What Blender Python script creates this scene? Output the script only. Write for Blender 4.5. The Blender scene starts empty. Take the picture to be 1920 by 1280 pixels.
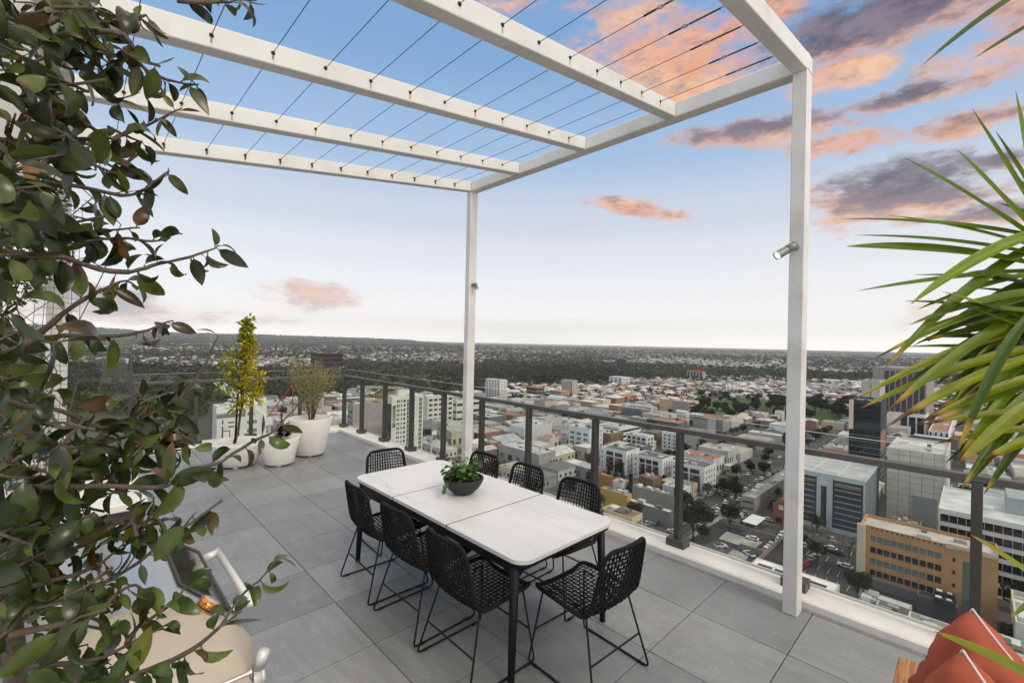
import bpy, math, random
import numpy as np
from mathutils import Vector, Matrix
random.seed(7); rng = np.random.default_rng(7)
R_ = math.radians; PI = math.pi
scene = bpy.context.scene
COL = scene.collection

# ------------------------------------------------------------------ camera model (photo measured at 1920 x 1280)
F, CX, CY = 839.0, 960.0, 640.0
EYE = np.array([0.0, 0.0, 2.0])
G = -70.0                                  # street level under the roof terrace
def _cd(x, y): return np.array([(x - CX) / F, -(y - CY) / F, -1.0])
def _n(v): return v / np.linalg.norm(v)
_Y = _n(_cd(150, 625)); _B = _cd(1830, 662); _X = _n(_B - _Y * np.dot(_B, _Y)); _Z = np.cross(_X, _Y)
ROT = np.array([_X, _Y, _Z])
def ray(x, y): return ROT @ _cd(x, y)
def onz(x, y, z=0.0): r = ray(x, y); return EYE + r * ((z - EYE[2]) / r[2])
def onx(x, y, X): r = ray(x, y); return EYE + r * (X / r[0])
def ony(x, y, Y): r = ray(x, y); return EYE + r * (Y / r[1])
def atd(x, y, d): return EYE + ray(x, y) * d
def proj(P):
    c = ROT.T @ (np.asarray(P, float) - EYE)
    return CX + F * c[0] / -c[2], CY - F * c[1] / -c[2]

cam = bpy.data.cameras.new('camera'); cam_o = bpy.data.objects.new('camera', cam); COL.objects.link(cam_o)
cam.sensor_width = 36.0; cam.lens = F / 1920 * 36.0; cam.clip_start = 0.05; cam.clip_end = 80000
M4 = Matrix(ROT.tolist()).to_4x4(); M4.translation = EYE
cam_o.matrix_world = M4
scene.camera = cam_o

# ------------------------------------------------------------------ materials
MATS = {}
def mat(name, col=(.5, .5, .5), rough=.6, metal=0., var=.12, vscale=6., bump=0., bscale=60., spec=.5, attr=None, dirt=None):
    if name in MATS: return MATS[name]
    m = bpy.data.materials.new(name); m.use_nodes = True; N = m.node_tree.nodes; L = m.node_tree.links
    b = N['Principled BSDF']; b.inputs['Roughness'].default_value = rough; b.inputs['Metallic'].default_value = metal
    b.inputs['Specular IOR Level'].default_value = spec
    tc = N.new('ShaderNodeTexCoord')
    nz = N.new('ShaderNodeTexNoise'); nz.inputs['Scale'].default_value = vscale; nz.inputs['Detail'].default_value = 6
    L.new(tc.outputs['Object'], nz.inputs['Vector'])
    mr = N.new('ShaderNodeMapRange'); mr.inputs['From Min'].default_value = .3; mr.inputs['From Max'].default_value = .7
    mr.inputs['To Min'].default_value = 1 - var; mr.inputs['To Max'].default_value = 1 + var
    L.new(nz.outputs['Fac'], mr.inputs['Value'])
    mx = N.new('ShaderNodeMix'); mx.data_type = 'RGBA'; mx.blend_type = 'MULTIPLY'; mx.inputs['Factor'].default_value = 1
    if attr:
        a = N.new('ShaderNodeAttribute'); a.attribute_name = attr; L.new(a.outputs['Color'], mx.inputs['A'])
    else: mx.inputs['A'].default_value = (*col, 1)
    L.new(mr.outputs['Result'], mx.inputs['B'])
    L.new(mx.outputs['Result'], b.inputs['Base Color'])
    if dirt:                                                   # patchy stains of a second colour
        d = N.new('ShaderNodeTexNoise'); d.inputs['Scale'].default_value = dirt[1]; d.inputs['Detail'].default_value = 8
        L.new(tc.outputs['Object'], d.inputs['Vector'])
        r2 = N.new('ShaderNodeMapRange'); r2.inputs['From Min'].default_value = dirt[2]; r2.inputs['From Max'].default_value = dirt[2] + .2
        L.new(d.outputs['Fac'], r2.inputs['Value'])
        m2 = N.new('ShaderNodeMix'); m2.data_type = 'RGBA'; m2.inputs['B'].default_value = (*dirt[0], 1)
        L.new(r2.outputs['Result'], m2.inputs['Factor']); L.new(mx.outputs['Result'], m2.inputs['A']); L.new(m2.outputs['Result'], b.inputs['Base Color'])
    if bump:
        n2 = N.new('ShaderNodeTexNoise'); n2.inputs['Scale'].default_value = bscale; n2.inputs['Detail'].default_value = 4
        L.new(tc.outputs['Object'], n2.inputs['Vector'])
        bp = N.new('ShaderNodeBump'); bp.inputs['Strength'].default_value = bump; bp.inputs['Distance'].default_value = .02
        L.new(n2.outputs['Fac'], bp.inputs['Height']); L.new(bp.outputs['Normal'], b.inputs['Normal'])
    MATS[name] = m
    return m
def nodes(m): return m.node_tree.nodes, m.node_tree.links

# ------------------------------------------------------------------ mesh builder
class MB:
    def __init__(s): s.v = []; s.f = []; s.m = []; s.sm = []; s.c = []; s.col = (1, 1, 1)
    def _add(s, vs, fs, mi=0, smooth=False):
        o = len(s.v); s.v.extend([tuple(map(float, p)) for p in vs]); s.c.extend([s.col] * len(vs))
        for f in fs: s.f.append([i + o for i in f]); s.m.append(mi); s.sm.append(smooth)
        return s
    def box(s, a, b, mi=0, top=True, bottom=True):
        (x0, y0, z0), (x1, y1, z1) = a, b
        vs = [(x0, y0, z0), (x1, y0, z0), (x1, y1, z0), (x0, y1, z0), (x0, y0, z1), (x1, y0, z1), (x1, y1, z1), (x0, y1, z1)]
        fs = [(0, 1, 5, 4), (1, 2, 6, 5), (2, 3, 7, 6), (3, 0, 4, 7)]
        if top: fs.append((4, 5, 6, 7))
        if bottom: fs.append((3, 2, 1, 0))
        return s._add(vs, fs, mi)
    def bbox(s, a, b, r=.004, mi=0):                           # box with bevelled edges along all sides
        (x0, y0, z0), (x1, y1, z1) = a, b
        rings = []
        for z, k in ((z0, r), (z0 + r, 0), (z1 - r, 0), (z1, r)):
            rings.append([(x0 + k + r * (k == 0), y0 + k, z), (x1 - k - r * (k == 0), y0 + k, z), (x1 - k, y0 + k + r * (k == 0), z), (x1 - k, y1 - k - r * (k == 0), z),
                          (x1 - k - r * (k == 0), y1 - k, z), (x0 + k + r * (k == 0), y1 - k, z), (x0 + k, y1 - k - r * (k == 0), z), (x0 + k, y0 + k + r * (k == 0), z)])
        vs = [p for q in rings for p in q]; fs = []
        for i in range(3):
            for j in range(8): a_, b_ = i * 8 + j, i * 8 + (j + 1) % 8; fs.append((a_, b_, b_ + 8, a_ + 8))
        fs.append(tuple(range(7, -1, -1))); fs.append(tuple(range(24, 32)))
        return s._add(vs, fs, mi)
    def tube(s, pts, rad, n=8, mi=0, cap=True, flat=None, ref=None):
        pts = [np.array(p, float) for p in pts]; k = len(pts)
        rad = [rad] * k if np.isscalar(rad) else list(rad)
        T = [_n(pts[min(i + 1, k - 1)] - pts[max(i - 1, 0)] + 1e-12) for i in range(k)]
        u = np.array(ref if ref is not None else ((0, 0, 1) if abs(T[0][2]) < .9 else (1, 0, 0)), float)
        vs = []
        for i in range(k):
            u = u - T[i] * np.dot(u, T[i]); u = _n(u + 1e-12); w = np.cross(T[i], u)
            for j in range(n):
                a = 2 * PI * (j + .5) / n; fu = flat if flat else 1.0
                vs.append(pts[i] + rad[i] * (u * math.cos(a) * fu + w * math.sin(a)))
        fs = [(i * n + j, i * n + (j + 1) % n, (i + 1) * n + (j + 1) % n, (i + 1) * n + j) for i in range(k - 1) for j in range(n)]
        if cap: fs += [tuple(range(n - 1, -1, -1)), tuple(range((k - 1) * n, k * n))]
        return s._add(vs, fs, mi, n > 5)
    def lathe(s, prof, c=(0, 0, 0), n=40, mi=0, sx=1., sy=1.):
        vs = [(c[0] + r * math.cos(2 * PI * j / n) * sx, c[1] + r * math.sin(2 * PI * j / n) * sy, c[2] + z) for r, z in prof for j in range(n)]
        fs = [(i * n + j, i * n + (j + 1) % n, (i + 1) * n + (j + 1) % n, (i + 1) * n + j) for i in range(len(prof) - 1) for j in range(n)]
        return s._add(vs, fs, mi, True)
    def disc(s, c, r, n=32, mi=0):
        return s._add([(c[0] + r * math.cos(2 * PI * j / n), c[1] + r * math.sin(2 * PI * j / n), c[2]) for j in range(n)], [tuple(range(n))], mi)
    def prism(s, poly, z0, z1, mi=0):                           # poly in XY, CCW
        n = len(poly); vs = [(x, y, z0) for x, y in poly] + [(x, y, z1) for x, y in poly]
        return s._add(vs, [tuple(range(n - 1, -1, -1)), tuple(range(n, 2 * n))] + [(j, (j + 1) % n, (j + 1) % n + n, j + n) for j in range(n)], mi)
    def quad(s, a, b, c, d, mi=0): return s._add([a, b, c, d], [(0, 1, 2, 3)], mi)
    def build(s, name, mats=None, parent=None, loc=None, attr=False):
        me = bpy.data.meshes.new(name)
        me.from_pydata(s.v, [], s.f)
        if mats is not None:
            for m in (mats if isinstance(mats, (list, tuple)) else [mats]): me.materials.append(m)
        if s.f:
            me.polygons.foreach_set('material_index', s.m); me.polygons.foreach_set('use_smooth', s.sm)
        if attr:
            a = me.color_attributes.new('Col', 'FLOAT_COLOR', 'POINT')
            a.data.foreach_set('color', np.c_[np.array(s.c, float).reshape(-1, 3), np.ones(len(s.v))].ravel())
        me.update()
        o = bpy.data.objects.new(name, me); COL.objects.link(o)
        if parent: o.parent = parent
        if loc is not None: o.location = loc
        return o
def npmesh(name, V, Fq, mats, cols=None, fmat=None, smooth=False, parent=None):
    """mesh from numpy arrays: V (n,3), Fq (m,k) with k = 3 or 4."""
    me = bpy.data.meshes.new(name); V = np.asarray(V, np.float32); Fq = np.asarray(Fq, np.int32); k = Fq.shape[1]
    me.vertices.add(len(V)); me.vertices.foreach_set('co', V.ravel())
    me.loops.add(Fq.size); me.loops.foreach_set('vertex_index', Fq.ravel())
    me.polygons.add(len(Fq)); me.polygons.foreach_set('loop_start', np.arange(len(Fq), dtype=np.int32) * k)
    me.polygons.foreach_set('loop_total', np.full(len(Fq), k, np.int32))
    for m in (mats if isinstance(mats, (list, tuple)) else [mats]): me.materials.append(m)
    if fmat is not None: me.polygons.foreach_set('material_index', np.asarray(fmat, np.int32))
    me.polygons.foreach_set('use_smooth', np.full(len(Fq), smooth, bool))
    if cols is not None:
        a = me.color_attributes.new('Col', 'FLOAT_COLOR', 'POINT')
        a.data.foreach_set('color', np.c_[np.asarray(cols, np.float32), np.ones(len(V), np.float32)].ravel())
    me.update(); me.validate()
    o = bpy.data.objects.new(name, me); COL.objects.link(o)
    if parent: o.parent = parent
    return o
def tag(o, label=None, cat=None, group=None, kind=None):
    if label: o['label'] = label
    if cat: o['category'] = cat
    if group: o['group'] = group
    if kind: o['kind'] = kind
    return o
def thing(name, loc=(0, 0, 0), label=None, cat=None, group=None, rz=0.):
    o = bpy.data.objects.new(name, None); COL.objects.link(o); o.location = loc; o.rotation_euler = (0, 0, rz)
    o.empty_display_size = .2
    return tag(o, label, cat, group)
def copy_tree(o, parent=None):
    c = o.copy(); COL.objects.link(c)
    if parent: c.parent = parent
    for ch in list(o.children): copy_tree(ch, c)
    return c

# ------------------------------------------------------------------ light and sky
SUN_EL, SUN_AZ = R_(40), R_(184)          # azimuth clockwise from +Y
sd = Vector((math.sin(SUN_AZ) * math.cos(SUN_EL), math.cos(SUN_AZ) * math.cos(SUN_EL), math.sin(SUN_EL)))
sl = bpy.data.lights.new('sun', 'SUN'); sl.energy = 1.5; sl.angle = R_(18); sl.color = (1, .92, .81)
so = bpy.data.objects.new('sun', sl); COL.objects.link(so); so.rotation_euler = (-sd).to_track_quat('-Z', 'Y').to_euler()

W = bpy.data.worlds.new('World'); scene.world = W; W.use_nodes = True
N, L = W.node_tree.nodes, W.node_tree.links
bg = N['Background']; bg.inputs['Strength'].default_value = .1
sky = N.new('ShaderNodeTexSky'); sky.sky_type = 'NISHITA'; sky.sun_disc = False
sky.sun_elevation = SUN_EL; sky.sun_rotation = SUN_AZ; sky.air_density = 1.0; sky.dust_density = 1.2; sky.ozone_density = 1.5
tc = N.new('ShaderNodeTexCoord')
def vm(op, a, b=None, idx=0):
    n = N.new('ShaderNodeVectorMath'); n.operation = op
    for i, q in enumerate((a, b)):
        if q is None: continue
        if isinstance(q, (tuple, list, np.ndarray)): n.inputs[i].default_value = tuple(map(float, q))
        else: L.new(q, n.inputs[i])
    return n.outputs['Value'] if op in ('DOT_PRODUCT', 'LENGTH') else n.outputs['Vector']
def mm(op, a, b=0., c=0., clamp=False):
    n = N.new('ShaderNodeMath'); n.operation = op; n.use_clamp = clamp
    for i, q in enumerate((a, b, c)):
        if isinstance(q, (int, float)): n.inputs[i].default_value = float(q)
        else: L.new(q, n.inputs[i])
    return n.outputs[0]
def mixc(f, a, b):
    n = N.new('ShaderNodeMix'); n.data_type = 'RGBA'
    for k, q in (('Factor', f), ('A', a), ('B', b)):
        if isinstance(q, (int, float)): n.inputs[k].default_value = q
        elif isinstance(q, tuple): n.inputs[k].default_value = (*q, 1)
        else: L.new(q, n.inputs[k])
    return n.outputs['Result']
def ss(x, lo, hi):
    n = N.new('ShaderNodeMapRange'); n.interpolation_type = 'SMOOTHSTEP'; L.new(x, n.inputs['Value'])
    n.inputs['From Min'].default_value = lo; n.inputs['From Max'].default_value = hi
    return n.outputs['Result']
def noise(vec, scale, detail=7, rough=.55, out='Fac'):
    n = N.new('ShaderNodeTexNoise'); n.inputs['Scale'].default_value = scale; n.inputs['Detail'].default_value = detail
    n.inputs['Roughness'].default_value = rough; L.new(vec, n.inputs['Vector']); return n.outputs[out]
D = vm('NORMALIZE', tc.outputs['Generated'])
sx = N.new('ShaderNodeSeparateXYZ'); L.new(D, sx.inputs[0]); Zd = sx.outputs['Z']
ramp = N.new('ShaderNodeValToRGB'); L.new(Zd, ramp.inputs['Fac'])
K = 10.0
e = ramp.color_ramp.elements
stops = [(0., (1.75, 1.63, 1.50)), (.04, (1.44, 1.37, 1.30)), (.12, (1.10, 1.09, 1.10)), (.19, (.94, .96, 1.01)), (.26, (.74, .80, .92)), (.40, (.40, .60, .88)), (.56, (.23, .44, .78)), (1., (.16, .32, .62))]
ramp.color_ramp.interpolation = 'EASE'; e[0].position, e[0].color = stops[0][0], (*stops[0][1], 1); e[1].position, e[1].color = stops[-1][0], (*stops[-1][1], 1)
for p_, c_ in stops[1:-1]:
    q = e.new(p_); q.color = (*c_, 1)
grad = vm('SCALE', ramp.outputs['Color']); grad.node.inputs['Scale'].default_value = K
base = mixc(.8, sky.outputs['Color'], grad)
# added bright sky veil, unseen overhead and behind the terrace, to lift the light
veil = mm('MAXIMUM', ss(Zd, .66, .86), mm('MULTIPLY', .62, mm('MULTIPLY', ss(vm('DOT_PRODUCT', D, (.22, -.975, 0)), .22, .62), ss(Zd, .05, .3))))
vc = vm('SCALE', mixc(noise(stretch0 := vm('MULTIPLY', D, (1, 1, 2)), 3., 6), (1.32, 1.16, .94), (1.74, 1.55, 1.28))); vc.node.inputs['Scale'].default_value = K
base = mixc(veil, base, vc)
# clouds: patches of cloud at fixed compass directions, broken up by noise
stretch = vm('MULTIPLY', D, (1, 1, 2.6))
n1 = noise(stretch, 6.5, 10, .64); n2 = noise(vm('ADD', stretch, (3.1, 1.7, 5.2)), 19., 9, .66); n3 = noise(vm('ADD', stretch, (7.7, 2.2, 1.1)), 3.2, 6, .55)
clouds = [  # px, py, half width, half height, tilt (px per px), amount, darkness
    (1640, 30, 330, 100, .0, 1.3, 1.3), (1440, 20, 150, 60, .1, 1.0, .25), (1270, 95, 250, 125, .22, 1.05, .14), (1330, 165, 190, 50, .1, .9, .1), (1000, 8, 170, 32, 0, .6, .1), (1425, 246, 230, 40, .06, 1.15, .7),
    (1570, 140, 130, 46, .05, 1.05, .1), (1690, 350, 240, 84, .2, 1.25, 1.0), (1600, 268, 150, 34, .15, .9, .25), (1800, 232, 150, 40, .05, 1.0, .6), (1690, 186, 150, 28, .05, .9, 1.0),
    (1880, 70, 190, 130, 0, .72, .35), (1185, 390, 125, 22, .2, 1.0, .4), (590, 552, 130, 38, 0, .72, .12), (190, 560, 190, 42, .05, 1.1, 1.0),
    (1725, 590, 70, 50, 0, .62, .05), (1880, 300, 100, 34, .1, 1.0, 1.1), (300, 592, 300, 24, .03, .8, .45), (1580, 425, 150, 40, .15, .7, .0), (1860, 400, 120, 34, .1, .9, .9)]
dens = None; dark = None
for (px, py, rx, ry, tilt, amt, dk) in clouds:
    c0 = _n(ray(px, py)); ex = _n(ray(px + rx, py + tilt * rx)) - c0; ey = _n(ray(px + tilt * ry, py - ry)) - c0
    ex = ex / np.dot(ex, ex); ey = ey / np.dot(ey, ey)
    rel = vm('SUBTRACT', D, c0)
    u = vm('DOT_PRODUCT', rel, ex); v = vm('DOT_PRODUCT', rel, ey)
    r = mm('SQRT', mm('ADD', mm('MULTIPLY', u, u), mm('MULTIPLY', v, v)))
    f = mm('MULTIPLY', mm('GREATER_THAN', vm('DOT_PRODUCT', D, c0), .2), amt)
    d = mm('MULTIPLY', ss(mm('SUBTRACT', 1.22, r), 0., 1.15), f)
    dkv = mm('MULTIPLY', d, mm('MULTIPLY', mm('MULTIPLY_ADD', v, .55, .62, clamp=True), dk))
    dens = d if dens is None else mm('MAXIMUM', dens, d); dark = dkv if dark is None else mm('MAXIMUM', dark, dkv)
edge = mm('ADD', mm('MULTIPLY_ADD', n1, 4.0, -2.06), mm('MULTIPLY_ADD', n2, 2.3, -1.15))
cov = ss(mm('ADD', mm('MULTIPLY', dens, 1.3), edge), .08, 1.2)
cov = mm('MULTIPLY', cov, ss(dens, .02, .3))
dk = ss(mm('ADD', dark, mm('ADD', mm('MULTIPLY_ADD', n2, 1.5, -.75), mm('MULTIPLY_ADD', n1, 1.0, -.5))), .06, .62)
warm = mixc(ss(n3, .35, .65), (.92, .37, .16), (.80, .46, .38))
warm = mixc(ss(n1, .42, .7), warm, (1.0, .60, .36))
low = ss(Zd, .18, .02)
warm = mixc(mm('MULTIPLY', low, .8), warm, (.92, .72, .66))
mauve = mixc(ss(n2, .35, .65), (.075, .065, .105), (.24, .18, .23))
mauve = mixc(mm('MULTIPLY', low, .9), mauve, (.55, .46, .52))
ccol = vm('SCALE', mixc(dk, warm, mauve)); ccol.node.inputs['Scale'].default_value = K
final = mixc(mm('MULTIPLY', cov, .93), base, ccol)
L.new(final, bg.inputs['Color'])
scene.view_settings.view_transform = 'Standard'; scene.view_settings.look = 'None'
scene.view_settings.exposure = 0.0; scene.view_settings.gamma = 1.0
scene.render.resolution_x = 1024; scene.render.resolution_y = 682
scene.cycles.use_denoising = True; scene.cycles.max_bounces = 8; scene.cycles.volume_bounces = 2; scene.cycles.transparent_max_bounces = 24
scene.cycles.sample_clamp_indirect = 6.0
# ================================================================== ROOF TERRACE
M_white = mat('white_powdercoat', (.70, .69, .665), .45, var=.07, vscale=3, dirt=((.52, .49, .43), 2.2, .60))
M_rust = mat('rust_run', (.45, .30, .16), .8)
M_black = mat('black_metal', (.008, .008, .008), .5, spec=.3)
M_alu = mat('bronze_aluminium', (.085, .08, .072), .42, metal=.35, var=.08)
M_rail = mat('rail_aluminium', (.115, .108, .098), .38, metal=.35, var=.06); M_alutop = mat('grey_aluminium', (.20, .195, .18), .4, metal=.4, var=.06)
M_curb = mat('painted_render', (.80, .77, .72), .75, var=.06, vscale=4, bump=.15, bscale=90, dirt=((.50, .47, .40), 9., .64))
M_grout = mat('joint', (.02, .02, .02), .9)
M_tile = mat('porcelain_tile', attr='Col', rough=.42, var=.10, vscale=2.0, bump=.05, bscale=220)
def tile_shader():
    N, L = nodes(M_tile); b = N['Principled BSDF']
    src = b.inputs['Base Color'].links[0].from_socket
    tc = N.new('ShaderNodeTexCoord'); mp = N.new('ShaderNodeMapping'); mp.inputs['Scale'].default_value = (5.5, .9, 1)
    mp.inputs['Rotation'].default_value = (0, 0, .14)
    L.new(tc.outputs['Object'], mp.inputs['Vector'])
    n = N.new('ShaderNodeTexNoise'); n.inputs['Scale'].default_value = 2.2; n.inputs['Detail'].default_value = 9; n.inputs['Roughness'].default_value = .68
    n.inputs['Distortion'].default_value = .8
    L.new(mp.outputs[0], n.inputs['Vector'])
    r = N.new('ShaderNodeValToRGB'); r.color_ramp.elements[0].position = .36; r.color_ramp.elements[0].color = (.87, .88, .90, 1)
    r.color_ramp.elements[1].position = .66; r.color_ramp.elements[1].color = (1.09, 1.09, 1.08, 1)
    L.new(n.outputs['Fac'], r.inputs['Fac'])
    sp = N.new('ShaderNodeTexNoise'); sp.inputs['Scale'].default_value = 190; sp.inputs['Detail'].default_value = 3; L.new(tc.outputs['Object'], sp.inputs['Vector'])
    r3 = N.new('ShaderNodeMapRange'); r3.inputs['From Min'].default_value = .63; r3.inputs['From Max'].default_value = .74; r3.inputs['To Max'].default_value = .10; L.new(sp.outputs['Fac'], r3.inputs['Value'])
    vn = N.new('ShaderNodeTexNoise'); vn.inputs['Scale'].default_value = 2.6; vn.inputs['Detail'].default_value = 7; vn.inputs['Distortion'].default_value = 1.2; L.new(tc.outputs['Object'], vn.inputs['Vector'])
    v1 = N.new('ShaderNodeMath'); v1.operation = 'SUBTRACT'; v1.inputs[1].default_value = .5; L.new(vn.outputs['Fac'], v1.inputs[0])
    v2 = N.new('ShaderNodeMath'); v2.operation = 'ABSOLUTE'; L.new(v1.outputs[0], v2.inputs[0])
    r4 = N.new('ShaderNodeMapRange'); r4.inputs['From Min'].default_value = .007; r4.inputs['From Max'].default_value = 0; r4.inputs['To Max'].default_value = .07; L.new(v2.outputs[0], r4.inputs['Value'])
    ad = N.new('ShaderNodeMath'); L.new(r3.outputs[0], ad.inputs[0]); L.new(r4.outputs[0], ad.inputs[1])
    m = N.new('ShaderNodeMix'); m.data_type = 'RGBA'; m.blend_type = 'MULTIPLY'; m.inputs['Factor'].default_value = 1
    L.new(src, m.inputs['A']); L.new(r.outputs['Color'], m.inputs['B'])
    m2 = N.new('ShaderNodeMix'); m2.data_type = 'RGBA'; m2.blend_type = 'ADD'; m2.inputs['Factor'].default_value = 1
    L.new(m.outputs['Result'], m2.inputs['A']); L.new(ad.outputs[0], m2.inputs['B']); L.new(m2.outputs['Result'], b.inputs['Base Color'])
    rr = N.new('ShaderNodeMapRange'); rr.inputs['To Min'].default_value = .27; rr.inputs['To Max'].default_value = .50; L.new(n.outputs['Fac'], rr.inputs['Value']); L.new(rr.outputs[0], b.inputs['Roughness'])
tile_shader()

mb = MB(); TX, TY, PX_, PY_ = 1.435, .83, .646, .632
for i in range(-10, 5):
    for j in range(-9, 14):
        x0, x1 = TX + i * PX_, TX + (i + 1) * PX_; y0, y1 = TY + j * PY_, TY + (j + 1) * PY_
        x1 = min(x1, 4.062); y1 = min(y1, 9.52)
        if x1 - x0 < .03: continue
        g = random.uniform(.20, .275); mb.col = (g, g * 1.005, g * 1.0)
        mb.box((x0 + .003, y0 + .003, -.02), (x1 - .003, y1 - .003, 0), 0)
tag(mb.build('deck_floor', M_tile, attr=True), kind='structure')
mb = MB(); mb.box((-6, -5.2, -.5), (4.43, 9.93, -.021)); tag(mb.build('deck_slab', M_grout), kind='structure')

def curb(name, pts, label):
    b = MB(); b.bbox(*pts, r=.012); return tag(b.build(name, M_curb), label, 'kerb')
curb('parapet_kerb', ((4.065, -5.2, -.02), (4.42, 9.92, .062)), 'low white painted kerb along the deck edge under the right hand balustrade')
curb('parapet_kerb', ((-6, 9.525, -.02), (4.063, 9.92, .062)), 'low white kerb behind the plant pots under the far balustrade')

def glass_mat(name, tint, ior=1.45):
    m = bpy.data.materials.new(name); m.use_nodes = True; N, L = nodes(m); N.remove(N['Principled BSDF'])
    t = N.new('ShaderNodeBsdfTransparent'); t.inputs['Color'].default_value = (*tint, 1)
    g = N.new('ShaderNodeBsdfGlossy'); g.inputs['Roughness'].default_value = .02
    fr = N.new('ShaderNodeFresnel'); fr.inputs['IOR'].default_value = ior; ge = N.new('ShaderNodeNewGeometry')
    iv = N.new('ShaderNodeMath'); iv.operation = 'SUBTRACT'; iv.inputs[0].default_value = 1; L.new(ge.outputs['Backfacing'], iv.inputs[1])
    f = N.new('ShaderNodeMath'); f.operation = 'MULTIPLY'; L.new(fr.outputs[0], f.inputs[0]); L.new(iv.outputs[0], f.inputs[1])
    s = N.new('ShaderNodeMixShader'); L.new(f.outputs[0], s.inputs[0]); L.new(t.outputs[0], s.inputs[1]); L.new(g.outputs[0], s.inputs[2])
    L.new(s.outputs[0], N['Material Output'].inputs['Surface']); return m
M_glass = glass_mat('balustrade_glass', (.915, .935, .915), 1.48)
M_glassedge = mat('glass_edge', (.46, .52, .49), .2); M_channel = mat('glazing_channel', (.66, .64, .60), .5)

def rail_post(parent, x, y, along, ztop):
    p = MB()
    (hx, hy) = (.04, .0275) if along == 'y' else (.0275, .04)
    (bx, by) = (.075, .09) if along == 'y' else (.09, .075)
    p.bbox((x - hx, y - hy, .13), (x + hx, y + hy, ztop), .004)
    o = p.build('post', M_alu, parent)
    q = MB(); q.bbox((x - bx, y - by, .058), (x + bx, y + by, .132), .004); q.build('base_block', M_alu, o)
def balustrade(name, label, along, at, spans, ztop, g_top, posts):
    """along: axis the rail runs on; at: the other coordinate."""
    r = thing(name, (0, 0, 0), label, 'balustrade', 'glass balustrades around the terrace')
    a, b = spans[0][0], spans[-1][1]
    k = MB(); lo, hi = at - .036, at + .03
    if along == 'y': k.bbox((lo, a, ztop - .048), (hi, b, ztop), .005)
    else: k.bbox((a, lo, ztop - .048), (b, hi, ztop), .005)
    k.build('handrail', M_rail, r)
    for p in posts: rail_post(r, *((at, p) if along == 'y' else (p, at)), along, ztop - .05)
    for s0, s1 in spans:
        g = MB(); q0, q1 = at + .045, at + .057
        if along == 'y': g.box((q0, s0 + .012, .10), (q1, s1 - .012, g_top))
        else: g.box((s0 + .012, q0, .10), (s1 - .012, q1, g_top))
        go = g.build('glass_panel', M_glass, r)
        for nm, za, zb_, mt in (('glass_edge', g_top, g_top + .003, M_glassedge), ('glazing_channel', .085, .10, M_channel)):
            e = MB()
            if along == 'y': e.box((q0 - .001, s0 + .012, za), (q1 + .001, s1 - .012, zb_))
            else: e.box((s0 + .012, q0 - .001, za), (s1 - .012, q1 + .001, zb_))
            e.build(nm, mt, go)
    return r
PYS = [-4, -3, -2, -1.02, -.02, 1.0, 2.0, 3.0, 4.05, 5.0, 5.95, 6.92, 7.88, 8.85, 9.72]
balustrade('balustrade', 'glass balustrade with bronze posts along the right deck edge beside the dining table', 'y', 4.25,
           [(PYS[i], PYS[i + 1]) for i in range(len(PYS) - 1)], 1.205, 1.33, PYS)
XS = [.63, 1.53, 2.42, 3.32, 4.2]
balustrade('balustrade', 'short glass balustrade across the far deck edge behind the white plant pots', 'x', 9.75,
           [(XS[i], XS[i + 1]) for i in range(4)], 1.205, 1.33, XS[1:4])
XT = [-1.9, -1.05, -.22, .62]
balustrade('balustrade', 'taller glass screen at the far left of the deck behind the leafy shrub', 'x', 9.75,
           [(XT[i], XT[i + 1]) for i in range(3)], 1.70, 1.95, XT)

# ------------------------------------------------------------------ pergola
PG = thing('pergola', (0, 0, 0), 'white steel pergola with thin cables over the dining table', 'pergola')
SL = .152; ZB = 4.10; BH = .13
def zb(x): return ZB - SL * (3.88 - x)
def beam(name, y0, y1, x0, x1):
    b = MB()
    vs = [(x0, y0, zb(x0)), (x1, y0, zb(x1)), (x1, y1, zb(x1)), (x0, y1, zb(x0)), (x0, y0, zb(x0) + BH), (x1, y0, zb(x1) + BH), (x1, y1, zb(x1) + BH), (x0, y1, zb(x0) + BH)]
    b._add(vs, [(0, 1, 5, 4), (1, 2, 6, 5), (2, 3, 7, 6), (3, 0, 4, 7), (4, 5, 6, 7), (3, 2, 1, 0)])
    o = b.build(name, M_white, PG)
    m = o.modifiers.new('bevel', 'BEVEL'); m.width = .008; m.segments = 2; m.limit_method = 'ANGLE'
    return o
BY = [(.90, 1.0), (1.93, 2.03), (2.94, 3.04), (3.95, 4.05), (4.90, 5.0)]
WX = [.80 + .31 * k for k in range(-2, 10)]
M_wire = mat('steel_cable', (.035, .035, .035), .5, metal=.6)
for i, (y0, y1) in enumerate(BY):
    o = beam('cross_beam', y0, y1, -.06, 3.877 if i in (0, 4) else 3.877)
    if i:
        for x in WX:                                            # cable hole bushings on the near face, with a run of rust below
            g = MB(); zc = zb(x) + .068
            g._add([(x + .011 * math.cos(a), y0 - .006, zc + .011 * math.sin(a)) for a in np.linspace(0, 2 * PI, 9)[:-1]] +
                   [(x + .013 * math.cos(a), y0 + .002, zc + .013 * math.sin(a)) for a in np.linspace(0, 2 * PI, 9)[:-1]],
                   [tuple(range(7, -1, -1))] + [(j, (j + 1) % 8, (j + 1) % 8 + 8, j + 8) for j in range(8)])
            if i == 4:
                g.tube([(x, y0 - .002, zc), (x, y0 - .04, zc - .002)], .005, 6); g.tube([(x, y0 - .012, zc), (x + .006, y0 - .012, zc - .035)], .005, 6)
            gi = g.build('cable_eye', M_black, o)
            if random.random() < .75:
                r = MB(); w = random.uniform(.003, .006); r.box((x - w, y0 - .0022, zc - random.uniform(.035, .055)), (x + w, y0 + .001, zc - .008)); r.build('rust_streak', M_rust, gi)
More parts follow.
